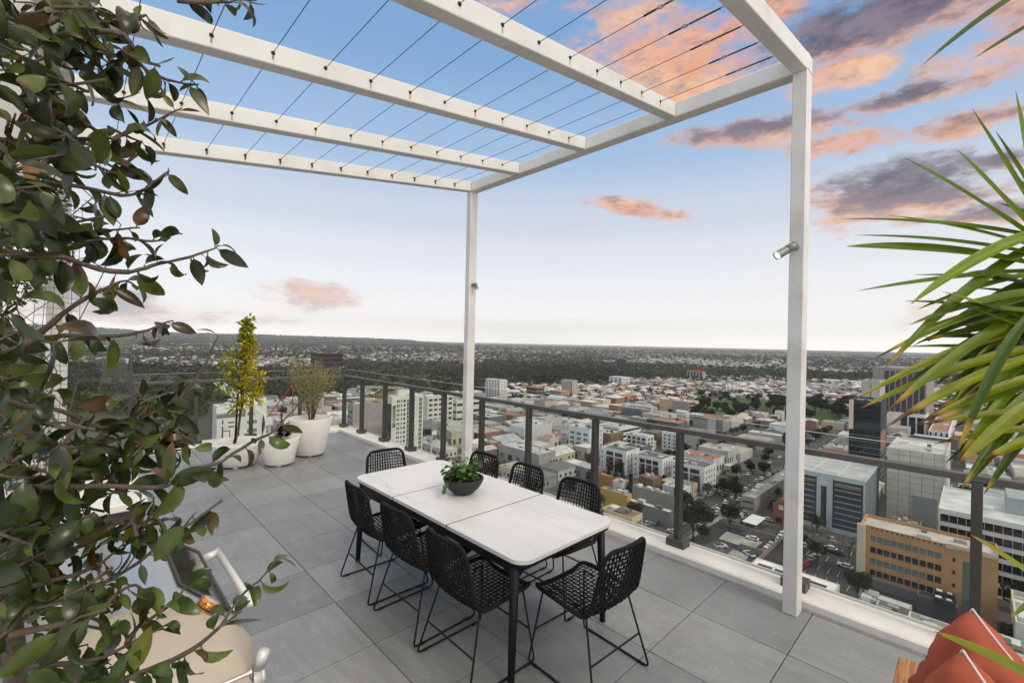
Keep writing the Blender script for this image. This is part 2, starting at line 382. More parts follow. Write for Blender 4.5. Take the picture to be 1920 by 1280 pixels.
sb = MB(); sb.bbox((3.88, .895, 4.10), (4.01, 5.0, 4.23), .008); sb.build('side_beam', M_white, PG)
sb = MB(); sb.bbox((-.19, .895, zb(-.06) - .01), (-.063, 5.0, zb(-.06) + .12), .008); sb.build('side_beam', M_white, PG)
for (x0, x1, y0, y1, zt) in [(3.88, 4.01, .897, .997, 4.098), (3.88, 4.01, 4.905, 4.995, 4.098), (-.188, -.065, 4.905, 4.995, zb(-.06) - .012)]:
    p = MB(); p.bbox((x0, y0, 0), (x1, y1, zt), .006); p.build('post', M_white, PG)
for x in WX:
    w = MB(); z = zb(x) + .068
    w.tube([(x, 1.0, z), (x, 4.9, z)], .0022, 6)
    for (y0, y1, r) in ((1.06, 1.10, .005), (1.10, 1.22, .0), (1.22, 1.25, .005), (1.30, 1.38, .006)):
        if r: w.tube([(x, y0, z), (x, y1, z)], r, 6)
        else:
            for s in (-1, 1): w.tube([(x + .007 * s, y0, z), (x + .007 * s, y1, z)], .0018, 5)
    w.tube([(x + .014 * math.cos(a), 1.275 + .018 * math.sin(a), z) for a in np.linspace(0, 2 * PI, 13)], .002, 5)
    w.build('cable', M_wire, PG)

def emis(name, col, s):
    m = bpy.data.materials.new(name); m.use_nodes = True; b = m.node_tree.nodes['Principled BSDF']
    b.inputs['Emission Color'].default_value = (*col, 1); b.inputs['Emission Strength'].default_value = s; return m
M_lamp = emis('lit_lens', (1, .88, .62), 2.2); M_lgrey = mat('grey_fitting', (.20, .21, .20), .4, metal=.3)
def spot(loc, mount, d, r, ln, label):
    t = thing('spotlight', loc, label, 'spotlight', 'spotlights on the pergola posts')
    d = _n(np.array(d, float)); m = np.array(mount, float); b = MB()
    b.tube([m * 0, m * .018], .024, 20); b.tube([m * .015, m * .05 + d * .01], .008, 8); b.build('mount', M_lgrey, t)
    c = m * .06; h = MB()
    h.tube([c - d * .02, c - d * .016, c + d * ln * .42], [r * .8, r, r], 24); h.tube([c + d * ln * .425, c + d * ln], [r * 1.0, r * 1.02], 24, cap=False)
    h.tube([c + d * ln * .42, c + d * ln * .425], [r * .9, r * .9], 24, cap=False); h.tube([c + d * ln, c + d * (ln - .01)], [r * 1.02, r * .86], 24, cap=False)
    h.build('lamp_body', M_lgrey, t)
    l = MB(); l.tube([c + d * (ln - .012), c + d * (ln - .010)], r * .86, 24); l.build('lens', M_lamp, t)
spot((3.88, .955, 2.77), (-1, 0, 0), (-.66, .50, -.50), .031, .155, 'grey cylindrical spotlight lit and tilted down on the near right pergola post')
spot((3.945, 4.905, 2.80), (0, -1, 0), (.15, -.35, -.92), .026, .07, 'small lit spotlight on the far pergola post')

# ------------------------------------------------------------------ dining table
M_marble = mat('marble_top', (.72, .70, .675), .3, var=.03, vscale=2)
def marble():
    N, L = nodes(M_marble); b = N['Principled BSDF']; src = b.inputs['Base Color'].links[0].from_socket
    tc = N.new('ShaderNodeTexCoord'); prev = src
    for (sc, rot, off, w, c) in ((2.1, .5, 0, .016, (.47, .45, .43)), (1.2, .75, 4.3, .05, (.62, .60, .58)), (4.5, .4, 9.1, .012, (.60, .58, .56))):
        mp = N.new('ShaderNodeMapping'); mp.inputs['Rotation'].default_value = (0, 0, rot); mp.inputs['Scale'].default_value = (1.5, .32, 1); mp.inputs['Location'].default_value = (off, off, off)
        L.new(tc.outputs['Object'], mp.inputs[0])
        n = N.new('ShaderNodeTexNoise'); n.inputs['Scale'].default_value = sc; n.inputs['Detail'].default_value = 8; n.inputs['Roughness'].default_value = .6; n.inputs['Distortion'].default_value = .3
        L.new(mp.outputs[0], n.inputs['Vector'])
        s = N.new('ShaderNodeMath'); s.operation = 'SUBTRACT'; s.inputs[1].default_value = .5; L.new(n.outputs['Fac'], s.inputs[0])
        a = N.new('ShaderNodeMath'); a.operation = 'ABSOLUTE'; L.new(s.outputs[0], a.inputs[0])
        r = N.new('ShaderNodeMapRange'); r.inputs['From Min'].default_value = w; r.inputs['From Max'].default_value = 0; r.inputs['To Max'].default_value = .75; L.new(a.outputs[0], r.inputs['Value'])
        k = N.new('ShaderNodeTexNoise'); k.inputs['Scale'].default_value = 1.7; L.new(mp.outputs[0], k.inputs['Vector'])
        kr = N.new('ShaderNodeMapRange'); kr.inputs['From Min'].default_value = .45; kr.inputs['From Max'].default_value = .65; L.new(k.outputs['Fac'], kr.inputs['Value'])
        f = N.new('ShaderNodeMath'); f.operation = 'MULTIPLY'; L.new(r.outputs[0], f.inputs[0]); L.new(kr.outputs[0], f.inputs[1])
        m = N.new('ShaderNodeMix'); m.data_type = 'RGBA'; m.inputs['B'].default_value = (*c, 1); L.new(f.outputs[0], m.inputs['Factor']); L.new(prev, m.inputs['A']); prev = m.outputs['Result']
    L.new(prev, b.inputs['Base Color'])
marble()
def rrect(x0, x1, y0, y1, r, corners):                          # corners: set of 'll','lr','ur','ul'
    out = []
    for key, cx, cy, a0 in (('ll', x0, y0, PI), ('lr', x1, y0, 1.5 * PI), ('ur', x1, y1, 0), ('ul', x0, y1, .5 * PI)):
        if key in corners:
            ox = cx + r * (1 if key[1] == 'l' else -1); oy = cy + r * (1 if key[0] == 'l' else -1)
            out += [(ox + r * math.cos(a0 + t), oy + r * math.sin(a0 + t)) for t in np.linspace(0, PI / 2, 9)]
        else: out.append((cx, cy))
    return out
T = thing('dining_table', (2.305, 2.855, 0), 'long dining table with white marble top in three slabs on black legs', 'table')
tx0, tx1 = -.482, .482; TYs = [(-1.085, -.364), (-.356, .364), (.372, 1.085)]
for k, (y0, y1) in enumerate(TYs):
    c = {0: {'ll', 'lr'}, 1: set(), 2: {'ul', 'ur'}}[k]
    b = MB(); b.prism(rrect(tx0, tx1, y0, y1, .10, c), .722, .75); o = b.build('marble_slab', M_marble, T)
    m = o.modifiers.new('bevel', 'BEVEL'); m.width = .003; m.segments = 2; m.limit_method = 'ANGLE'; m.angle_limit = R_(50)
for yg in (-.36, .368): b = MB(); b.box((tx0 + .001, yg - .0036, .7222), (tx1 - .001, yg + .0036, .7494)); b.build('seam_strip', M_black, T)
b = MB(); b.prism(rrect(tx0 + .012, tx1 - .012, -1.073, 1.073, .095, {'ll', 'lr', 'ul', 'ur'}), .70, .7215); b.build('top_frame', M_black, T)
for s in (-1, 1):
    for q in (((s * .44 - .015, -1.0, .655), (s * .44 + .015, 1.0, .699)), ((-.42, s * 1.0 - .015, .655), (.42, s * 1.0 + .015, .699)), ((-.42, s * .36 - .015, .66), (.42, s * .36 + .015, .699))):
        b = MB(); b.box(*q); b.build('apron_rail', M_black, T)
for sx_ in (-1, 1):
    for sy in (-1, 1):
        b = MB(); t0 = np.array((sx_ * .435, sy * .985, .70)); t1 = np.array((sx_ * .462, sy * 1.0, 0))
        b.tube([t0, t1], [.030, .021], 14)
        lo_ = b.build('leg', M_black, T)
        for dx, dy in ((-sx_ * .13, 0), (0, -sy * .13)): b = MB(); b.tube([t0 + (0, 0, -.10), t0 + (dx, dy, -.015)], .011, 8); b.build('brace', M_black, lo_)

# ------------------------------------------------------------------ woven chairs
M_rope = mat('black_rope', (.010, .0098, .0095), .7, spec=.25, var=.35, vscale=60, bump=.35, bscale=260)
PROF = np.array([(.262, .432), (.255, .452), (.235, .464), (.15, .462), (.02, .452), (-.10, .442), (-.165, .446), (-.205, .468), (-.228, .51), (-.245, .58), (-.265, .68), (-.285, .78), (-.297, .845)])
_seg = np.r_[0, np.cumsum(np.linalg.norm(np.diff(PROF, axis=0), axis=1))]; PL = _seg[-1]
def prof(v):
    s = np.clip(v, 0, 1) * PL; return np.interp(s, _seg, PROF[:, 0]), np.interp(s, _seg, PROF[:, 1])
def halfw(v):
    return np.interp(v, [0, .12, .42, .56, .8, 1.0], [.222, .246, .243, .232, .212, .195])
def S(u, v, off=0.):                                            # u -1..1 across, v 0..1 from the seat lip to the top
    y, z = prof(v); y1, z1 = prof(v + .01); y0, z0 = prof(v - .01); t = np.array((y1 - y0, z1 - z0)); t = t / (np.linalg.norm(t) + 1e-9)
    nrm = np.array((-t[1], t[0]))                                # points up on the seat / back on the backrest
    cv = .028 * u * u * (1 if v > .5 else .5)
    k = min(1., max(0., (v - .42) / .16)); dy, dz = k * cv, (1 - k) * cv
    return np.array((u * halfw(v), y + dy + nrm[0] * off, z + dz + nrm[1] * off))
CR = .075                                                        # corner rounding at both ends, in metres
def vlim(u):
    d = (abs(u) * .21 - (.21 - CR)); c = 0 if d <= 0 else (CR - math.sqrt(max(0, CR * CR - d * d))); return c / PL
def make_chair():
    t = thing('woven_chair', (0, 0, 0))
    b = MB(); NW, NF = 15, 30
    us = np.linspace(-.93, .93, NW); vs = np.linspace(.018, .985, NF)
    for i, u in enumerate(us):
        v0, v1 = vlim(u) + .006, 1 - vlim(u) - .006
        vv = np.linspace(v0, v1, 64)
        b.tube([S(u, v, .0042 * math.cos(PI * ((v - vs[0]) / (vs[1] - vs[0]) + i))) for v in vv], .0078, 4, flat=.45, ref=(0, 1, .3))
    for j, v in enumerate(vs):
        um = .985
        lim = v if v < .5 else 1 - v
        if lim * PL < CR: d = CR - lim * PL; um = (.21 - CR + math.sqrt(max(0, CR * CR - d * d))) / .21
        uu = np.linspace(-um, um, 44)
        b.tube([S(u, v, -.0042 * math.cos(PI * ((u - us[0]) / (us[1] - us[0]) + j))) for u in uu], .0068, 4, flat=.55, ref=(0, .3, 1))
    b.build('woven_shell', M_rope, t)
    f = MB(); pts = []                                           # rope wrapped rim: a closed loop round the shell
    q = [(math.sin(a), math.cos(a)) for a in np.linspace(0, PI / 2, 7)]
    for s_ in np.linspace(CR / PL, 1 - CR / PL, 26): pts.append((1, s_))
    for a in np.linspace(0, PI / 2, 8)[1:]: pts.append((1 - CR / .21 * (1 - math.cos(a)), 1 - CR / PL * (1 - math.sin(a))))
    for u in np.linspace(1 - CR / .21, -1 + CR / .21, 12)[1:-1]: pts.append((u, 1))
    for a in np.linspace(PI / 2, 0, 8): pts.append((-1 + CR / .21 * (1 - math.cos(a)), 1 - CR / PL * (1 - math.sin(a))))
    for s_ in np.linspace(1 - CR / PL, CR / PL, 26)[1:]: pts.append((-1, s_))
    for a in np.linspace(0, PI / 2, 8)[1:]: pts.append((-1 + CR / .21 * (1 - math.cos(a)), CR / PL * (1 - math.sin(a))))
    for u in np.linspace(-1 + CR / .21, 1 - CR / .21, 12)[1:-1]: pts.append((u, 0))
    for a in np.linspace(PI / 2, 0, 8): pts.append((1 - CR / .21 * (1 - math.cos(a)), CR / PL * (1 - math.sin(a))))
    f.tube([S(u, v) for u, v in pts] + [S(*pts[0])], .0125, 10, cap=False)
    f.build('rim', M_rope, t)
    for s in (-1, 1):                                            # sled leg each side
        l = MB(); P = lambda y, z, x: np.array((s * x, y, z))
        raw = [P(.10, .452, .17), P(.19, .446, .195), P(.205, .44, .20), P(.25, .03, .265), P(.247, .014, .268), P(.23, .008, .268), P(-.24, .008, .268), P(-.258, .014, .268), P(-.263, .03, .266), P(-.15, .43, .205), P(-.12, .442, .195), P(-.02, .45, .17)]
        l.tube(raw, .0065, 8); l.tube([P(.21, .006, .268), P(.17, .006, .268)], .010, 8); l.tube([P(-.19, .006, .268), P(-.23, .006, .268)], .010, 8)
        l.build('sled_leg', M_black, t)
    for (y, z, x) in ((.232, .20, .238), (-.213, .205, .237)):
        l = MB(); l.tube([(-x, y, z), (x, y, z)], .006, 8); l.build('stretcher', M_black, t)
    return t
chair = make_chair()
spots = [  # centre x, y, rotation so that local +y faces the table, label
    (1.865, 3.40, -92, 'woven black chair at the far end of the table side away from the balustrade'),
    (1.86, 2.785, -89, 'middle woven black chair on the table side away from the balustrade'),
    (1.85, 2.18, -91, 'woven black chair beside the near front table leg on the side away from the balustrade'),
    (2.77, 3.50, 92, 'woven black chair on the balustrade side nearest the far pergola post'),
    (2.79, 2.915, 89, 'middle woven black chair on the balustrade side'),
    (2.79, 2.295, 91, 'woven black chair on the balustrade side nearest the near end of the table'),
    (2.315, 4.02, 177, 'woven black chair at the head of the table facing away from the plant pots'),
    (2.325, 1.665, -3, 'woven black chair pulled up at the near head of the table')]
for i, (x, y, rz, lab) in enumerate(spots):
    c = chair if i == 0 else copy_tree(chair)
    c.location = (x, y, 0); c.rotation_euler = (0, 0, R_(rz)); tag(c, lab, 'chair', 'woven chairs around the dining table')

# ------------------------------------------------------------------ bowl plant on the table
def leafmesh(V, Fs, Cs, base, d, nrm, Ln, Wd, col, curl=.25, fold=.25, segs=5, point=1.0, tipcol=None):
    """one leaf: base point, direction, face normal, length, width; three vertices per section."""
    d = _n(d); nrm = nrm - d * np.dot(nrm, d); nrm = _n(nrm + 1e-9); side = np.cross(d, nrm); o = len(V)
    ang = 0.; p = np.array(base, float); step = Ln / segs
    for k in range(segs + 1):
        t = k / segs
        w = Wd * .5 * max(0.03, (math.sin(PI * min(1, t ** .85 * .97 + .03)) ** point)); w = w if 0 < k < segs else w * .12
        dd = d * math.cos(ang) - nrm * math.sin(ang); nn = nrm * math.cos(ang) + d * math.sin(ang)
        c = np.array(col) if tipcol is None or t < .6 else np.array(tipcol)
        for s in (-1, 0, 1):
            V.append(p + side * s * w + nn * (abs(s) * w * fold)); Cs.append(c * (1.25 if s == 0 else 1.0))
        p = p + dd * step; ang += curl / segs * 2
    for k in range(segs):
        a = o + k * 3
        Fs.append((a, a + 1, a + 4, a + 3)); Fs.append((a + 1, a + 2, a + 5, a + 4))
def leaf_material(name, rough=.4, spec=.45, trans=.12, var=.2):
    m = mat(name, attr='Col', rough=rough, var=var, vscale=35, spec=spec); N, L = nodes(m)
    b = N['Principled BSDF']; out = N['Material Output']
    t = N.new('ShaderNodeBsdfTranslucent'); L.new(b.inputs['Base Color'].links[0].from_socket, t.inputs['Color'])
    s = N.new('ShaderNodeMixShader'); s.inputs[0].default_value = trans; L.new(b.outputs[0], s.inputs[1]); L.new(t.outputs[0], s.inputs[2]); L.new(s.outputs[0], out.inputs['Surface'])
    return m
M_leaf = leaf_material('glossy_leaf', .30, .55, .22, .32); M_soft = leaf_material('soft_leaf', .5, .4, .25)
M_stem = mat('woody_stem', (.10, .075, .055), .8, var=.35, vscale=30, bump=.4, bscale=120)
M_greenstem = mat('green_stem', (.07, .10, .03), .6)
def rdir(el0=-1, el1=1):
    a = random.uniform(0, 2 * PI); z = random.uniform(el0, el1); r = math.sqrt(max(0, 1 - z * z)); return np.array((r * math.cos(a), r * math.sin(a), z))
BW = thing('planted_bowl', (2.305, 2.93, .7505), 'dark round bowl of bright green leafy plant standing on the marble table', 'planter')
b = MB(); b.lathe([(0, 0), (.055, 0), (.085, .012), (.13, .05), (.16, .10), (.168, .128), (.165, .134), (.156, .132), (.15, .115)], n=48)
b.build('bowl', mat('dark_stoneware', (.022, .022, .023), .6, var=.15, bump=.2, bscale=80), BW)
b = MB(); b.disc((0, 0, .112), .152); b.build('soil', mat('dark_soil', (.02, .016, .012), .95, bump=.6, bscale=70), BW)
V, Fs, Cs = [], [], []; st = MB()
for k in range(60):
    a = random.uniform(0, 2 * PI); r0 = random.uniform(0, .10); base = np.array((r0 * math.cos(a), r0 * math.sin(a), .11))
    out = random.uniform(.3, 1.0); h = random.uniform(.05, .155); tip = base + np.array((math.cos(a) * .09 * out, math.sin(a) * .09 * out, h))
    mid = (base + tip) / 2 + np.array((0, 0, .02)); st.tube([base, mid, tip], [.003, .0025, .002], 5)
    for q in range(random.randint(3, 5)):
        f = random.uniform(.45, 1.0); p = base + (tip - base) * f
        d = rdir(-.3, .9); g = random.choice([(.035, .09, .012), (.05, .13, .015), (.025, .07, .01), (.08, .19, .03)])
        leafmesh(V, Fs, Cs, p, d, np.array((0, 0, 1.)) + rdir() * .5, random.uniform(.035, .055), random.uniform(.03, .042), g, curl=.4, fold=.15, point=.7)
npmesh('foliage', V, Fs, M_soft, Cs, smooth=True, parent=BW); st.build('stems', M_greenstem, BW)
V, Fs, Cs = [], [], []
for (dx, dy, z) in ((-.19, -.02, .11), (-.205, -.03, .085), (-.165, -.01, .12)):
    st2 = MB(); st2.tube([(-.06, 0, .13), (-.13, -.01, .15), (dx, dy, z)], .0025, 5); st2.build('stem', M_greenstem, BW)
    leafmesh(V, Fs, Cs, np.array((dx, dy, z)), np.array((-.5, -.3, -.4)), np.array((0, -.5, 1.)), .05, .036, (.03, .075, .015), fold=.1, point=.7)
npmesh('trailing_leaves', V, Fs, M_soft, Cs, smooth=True, parent=BW)

# ------------------------------------------------------------------ pots with their plants
M_pot = mat('white_pot', (.78, .76, .72), .5, var=.04, dirt=((.60, .55, .47), 3., .66)); M_peb = mat('white_pebbles', (.74, .72, .68), .8, var=.3, vscale=55, bump=1.0, bscale=55)
def pot(loc, rb, rt, h, label, bowl=False):
    t = thing('plant_pot', loc, label, 'plant pot', 'white plant pots by the far balustrade')
    b = MB(); zt = h
    if bowl: pr = [(0, .03), (rb * .9, .03), (rb, .045), (rb * 1.12, h * .35), (rt * .97, h * .8), (rt, h - .03), (rt, h), (rt - .035, h), (rt - .04, h - .05)]
    else: pr = [(0, .025), (rb * .95, .025), (rb, .04), (rt, h - .01), (rt - .006, h), (rt - .035, h), (rt - .04, h - .05)]
    b.lathe(pr, n=64); b.build('pot_body', M_pot, t)
    s = MB(); s.disc((0, 0, h - .035), rt - .038, 48); s.build('pebbles', M_peb, t)
    for k in range(3):
        f = MB(); a = 2 * PI * k / 3 - 1.9; f.lathe([(0, 0), (.035, 0), (.04, .03), (0, .03)], (rb * .72 * math.cos(a), rb * .72 * math.sin(a), 0), 16); f.build('pot_foot', M_pot, t)
    return t
pot((1.80, 7.96, 0), .265, .375, .385, 'wide low white pot holding the tall yellow green tree', True)
pot((2.31, 7.65, 0), .215, .292, .43, 'smallest white pot with the dark red plant in the middle')
pot((2.895, 7.98, 0), .25, .355, .635, 'largest tapered white pot holding the wispy olive shrub')
def shrub(name, label, cat, base, stems, leaf_fn, lm, stem_mat=M_stem, extra=None):
    t = thing(name, base, label, cat); s = MB()
    for pts, r0, r1 in stems: s.tube(pts, list(np.linspace(r0, r1, len(pts))), 8)
    s.build('stems', stem_mat, t); V, Fs, Cs = [], [], []; leaf_fn(V, Fs, Cs); npmesh('foliage', V, Fs, lm, Cs, smooth=True, parent=t)
    if extra: extra(t)
    return t
def tree_leaves(V, Fs, Cs):
    cl = []
    for k in range(46):
        z = .55 + 1.36 * (k + random.random()) / 46; R = np.interp(z, [.52, .7, .95, 1.25, 1.45, 1.65, 1.98], [.10, .22, .27, .24, .15, .08, .01]); a = random.uniform(0, 2 * PI)
        cl.append((np.array((.03 + .04 * z + R * math.cos(a) * random.uniform(.3, 1.1), R * math.sin(a) * random.uniform(.3, 1.1), z)), random.uniform(.05, .11) * (1 if z < 1.5 else .7)))
    for c, r in cl:
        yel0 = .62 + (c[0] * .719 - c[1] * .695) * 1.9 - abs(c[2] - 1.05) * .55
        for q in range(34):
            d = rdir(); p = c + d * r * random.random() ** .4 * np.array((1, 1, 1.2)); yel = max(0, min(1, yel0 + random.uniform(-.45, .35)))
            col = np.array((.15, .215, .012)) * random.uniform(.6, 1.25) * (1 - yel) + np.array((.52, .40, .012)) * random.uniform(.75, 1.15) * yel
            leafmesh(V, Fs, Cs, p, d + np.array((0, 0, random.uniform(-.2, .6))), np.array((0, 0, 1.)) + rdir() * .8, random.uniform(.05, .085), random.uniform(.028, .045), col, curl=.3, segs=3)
def stake(t):
    s = MB(); s.tube([(-.045, -.02, 0), (-.01, -.02, 1.05)], .014, 8); s.build('stake', M_black, t)
stems = [([(-.05, 0, 0), (.0, 0, .2), (.02, .0, .42), (.035, 0, .75), (.07, 0, 1.2), (.10, 0, 1.95)], .024, .005)]
for k in range(16):
    z = random.uniform(.42, 1.3); a = random.uniform(0, 2 * PI); stems.append(([(.02 + .035 * z, 0, z), (.05 + .1 * math.cos(a), .1 * math.sin(a), z + .18), (.06 + .17 * math.cos(a), .17 * math.sin(a), z + .42)], .010, .003))
shrub('young_tree', 'slender young tree with yellow and green leaves tied to a black stake', 'tree', (1.80, 7.96, .35), stems, tree_leaves, M_soft, extra=stake)
def red_leaves(V, Fs, Cs):
    for (cx, cy, z0, z1, R) in ((.04, .02, .02, .52, .085), (.0, -.04, .0, .22, .16), (.11, -.05, .02, .24, .12)):
        for k in range(170):
            z = random.uniform(z0, z1); f = 1 - (z - z0) / (z1 - z0) * .6; a = random.uniform(0, 2 * PI)
            c = np.array((.045, .008, .014)) * random.uniform(.5, 1.6)
            leafmesh(V, Fs, Cs, np.array((cx, cy, z)), np.array((math.cos(a), math.sin(a), random.uniform(0, .8))), np.array((0, 0, 1.)), R * f * random.uniform(.7, 1.1), .022, c, segs=3)
shrub('red_plant', 'small dark burgundy spiky plant in the smallest white pot', 'plant', (2.30, 7.66, .40), [([(.04, .02, 0), (.04, .02, .4)], .008, .004), ([(0, -.02, 0), (0, -.02, .18)], .008, .004)], red_leaves, M_soft)
ol = []
for k in range(9):
    a = 2 * PI * k / 9 + random.uniform(-.3, .3); r = random.uniform(.25, .62)
    ol.append(([(.03 * math.cos(a), .03 * math.sin(a), 0), (.25 * r * math.cos(a), .25 * r * math.sin(a), .32), (.65 * r * math.cos(a), .65 * r * math.sin(a), .62), (1.0 * r * math.cos(a), 1.0 * r * math.sin(a), random.uniform(.75, 1.08))], .012, .002))
def olive_leaves(V, Fs, Cs):
    for pts, _, _ in ol:
        P = [np.array(p) for p in pts]
        for k in range(620):
            f = random.uniform(.7, 3.0); i = min(2, int(f)); p = P[i] + (P[i + 1] - P[i]) * (f - i) + rdir() * np.array((.17, .17, .15)) * random.random() ** .5
            c = random.choice([(.24, .22, .07), (.32, .27, .10), (.17, .18, .06), (.38, .32, .13)])
            leafmesh(V, Fs, Cs, p, rdir(-.2, 1), rdir(), random.uniform(.028, .045), random.uniform(.008, .013), c, segs=2)
shrub('olive_shrub', 'wispy pale olive shrub with thin stems in the largest white pot', 'shrub', (2.92, 8.0, .59), ol, olive_leaves, M_soft)

# ------------------------------------------------------------------ barbecue
M_ss = mat('brushed_steel', (.60, .59, .58), .36, metal=.95, var=.05, vscale=4); M_ssd = mat('dull_steel', (.50, .44, .37), .42, metal=.6, var=.08, vscale=7, dirt=((.30, .22, .14), 5., .66))
M_satin = mat('satin_steel', (.72, .71, .67), .42, metal=.25, var=.05); M_dglass = mat('dark_glass', (.02, .022, .022), .04, spec=.8); M_char = mat('charcoal_steel', (.05, .05, .052), .5)
BQ = thing('barbecue', (0, 0, 0), 'stainless steel hooded barbecue with window and long handle, half hidden by leaves', 'barbecue')
pr = [(.424, .905), (.421, 1.005), (.402, 1.04), (.322, 1.105), (.242, 1.173), (.187, 1.202), (.13, 1.214), (.068, 1.205), (.005, 1.18), (-.07, 1.12), (-.12, 1.02), (-.13, .905)]
y0, y1 = 1.665, 2.42
b = MB(); n = len(pr); vs = [(x, y, z) for y in (y0, y1) for x, z in pr]
b._add(vs, [(j, (j + 1), (j + 1) + n, j + n) for j in range(n - 1)], 0, True); b.build('hood', M_ss, BQ)
for y, ya in ((y0 - .012, y0 - .0005), (y1 + .0005, y1 + .012)):
    b = MB(); b._add([(x, y, z) for x, z in pr] + [(x, ya, z) for x, z in pr], [tuple(range(n)), tuple(range(2 * n - 1, n - 1, -1))] + [(j, (j + 1) % n, (j + 1) % n + n, j + n) for j in range(n)])
    o = b.build('side_panel', M_ssd, BQ); mo = o.modifiers.new('bevel', 'BEVEL'); mo.width = .005; mo.segments = 2
# window on the sloping front
def slope(t, y, off): x = .396 + (.25 - .396) * t; z = 1.047 + (1.168 - 1.047) * t; return (x + off * .64, y, z + off * .77)
b = MB(); a_ = [slope(.06, y0 + .12, .004), slope(.06, y1 - .08, .004), slope(.97, y1 - .08, .004), slope(.97, y0 + .18, .004)]; b.quad(*a_); b.build('window', M_dglass, BQ)
b = MB(); q = a_ + [a_[0]]; b.tube([np.array(p) for p in q], .006, 6); b.build('window_frame', M_char, BQ)
hx, hz = .452, 1.06
b = MB(); b.tube([(hx, 1.76, hz), (hx, 2.31, hz)], .013, 14); hb = b.build('handle', M_satin, BQ)
for y in (1.79, 2.28):
    b = MB(); b.tube([(hx, y, hz), (hx - .055, y, hz - .01)], .016, 12); b.build('handle_mount', M_satin, hb)
gx = slope(.55, y0 + .075, .0); gp = np.array(gx); gn = np.array((.64, 0, .77))
b = MB(); b.tube([gp, gp + gn * .022], .034, 28); go = b.build('thermometer', mat('copper_bezel', (.62, .25, .07), .22, metal=.9), BQ)
b = MB(); b.tube([gp + gn * .022, gp + gn * .024], .026, 24); b.build('dial', mat('dial_face', (.5, .47, .44), .15), go)
b = MB(); b.bbox((-.14, y0 - .01, .70), (.44, y1 + .01, .895), .008); b.build('control_panel', M_ss, BQ)
b = MB(); b.bbox((-.12, y0 + .01, .02), (.40, y1 - .01, .69), .006); b.build('cabinet', M_char, BQ)
for k in range(4):
    y = y0 + .07 + k * .2; b = MB(); b.tube([(.44, y, .81), (.478, y, .81)], [.03, .026], 20); b.tube([(.478, y, .81), (.49, y, .81)], [.027, .022], 20); b.build('knob', M_satin, BQ)
b = MB(); b.bbox((-.12, 1.15, .865), (.425, y0 - .014, .893), .008); b.build('side_shelf', M_ss, BQ)
b = MB(); b.tube([(.456, y0, .885), (.456, y0, .903), (.458, y0 - .002, .905), (.466, y0 - .012, .945)], [.018, .018, .021, .018], 9); b.build('fuel_knob', M_satin, BQ)
# low storage bench with white top by the left deck edge
b = MB(); t = thing('storage_bench', (-.05, 4.35, 0), 'low white bench with dark front behind the barbecue', 'bench')
b.bbox((-.7, -.35, 0), (.38, .5, .80), .006); b.build('body', M_char, t); b = MB(); b.bbox((-.73, -.38, .803), (.41, .53, .86), .008); b.build('top', M_curb, t)

# ------------------------------------------------------------------ timber bench and cushions, near right corner
M_wood = mat('oiled_hardwood', (.42, .20, .07), .55, var=.12, vscale=3)
def wood():
    N, L = nodes(M_wood); b = N['Principled BSDF']; src = b.inputs['Base Color'].links[0].from_socket
    tc = N.new('ShaderNodeTexCoord'); mp = N.new('ShaderNodeMapping'); mp.inputs['Scale'].default_value = (1.8, 30, 20); L.new(tc.outputs['Object'], mp.inputs[0])
    n = N.new('ShaderNodeTexNoise'); n.inputs['Scale'].default_value = 1.6; n.inputs['Detail'].default_value = 8; n.inputs['Roughness'].default_value = .7; n.inputs['Distortion'].default_value = .6; L.new(mp.outputs[0], n.inputs['Vector'])
    r = N.new('ShaderNodeValToRGB'); r.color_ramp.elements[0].position = .34; r.color_ramp.elements[0].color = (.30, .24, .20, 1); r.color_ramp.elements[1].position = .62; r.color_ramp.elements[1].color = (1.25, 1.2, 1.15, 1); L.new(n.outputs['Fac'], r.inputs['Fac'])
    m = N.new('ShaderNodeMix'); m.data_type = 'RGBA'; m.blend_type = 'MULTIPLY'; m.inputs['Factor'].default_value = 1; L.new(src, m.inputs['A']); L.new(r.outputs['Color'], m.inputs['B']); L.new(m.outputs['Result'], b.inputs['Base Color'])
    bp = N.new('ShaderNodeBump'); bp.inputs['Strength'].default_value = .35; bp.inputs['Distance'].default_value = .01; L.new(n.outputs['Fac'], bp.inputs['Height']); L.new(bp.outputs['Normal'], b.inputs['Normal'])
wood()
BN = thing('timber_bench', (2.55, -.1, 0), 'rustic orange brown timber bench under the terracotta cushions', 'bench')
for k in range(10):
    b = MB(); y1_ = .355 - k * .078; xe = .545 + random.uniform(-.006, .01); b.bbox((-.75, y1_ - .073, .37), (xe, y1_, .42), .004); o = b.build('plank', M_wood, BN)
for x in (-.68, .46):
    for y in (-.36, .30):
        b = MB(); b.bbox((x - .04, y - .04, 0), (x + .04, y + .04, .368), .004); b.build('leg', M_wood, BN)
M_fab = mat('terracotta_fabric', (.40, .085, .04), .9, var=.10, vscale=9, bump=.35, bscale=420); M_pipe = mat('white_piping', (.72, .68, .62), .8)
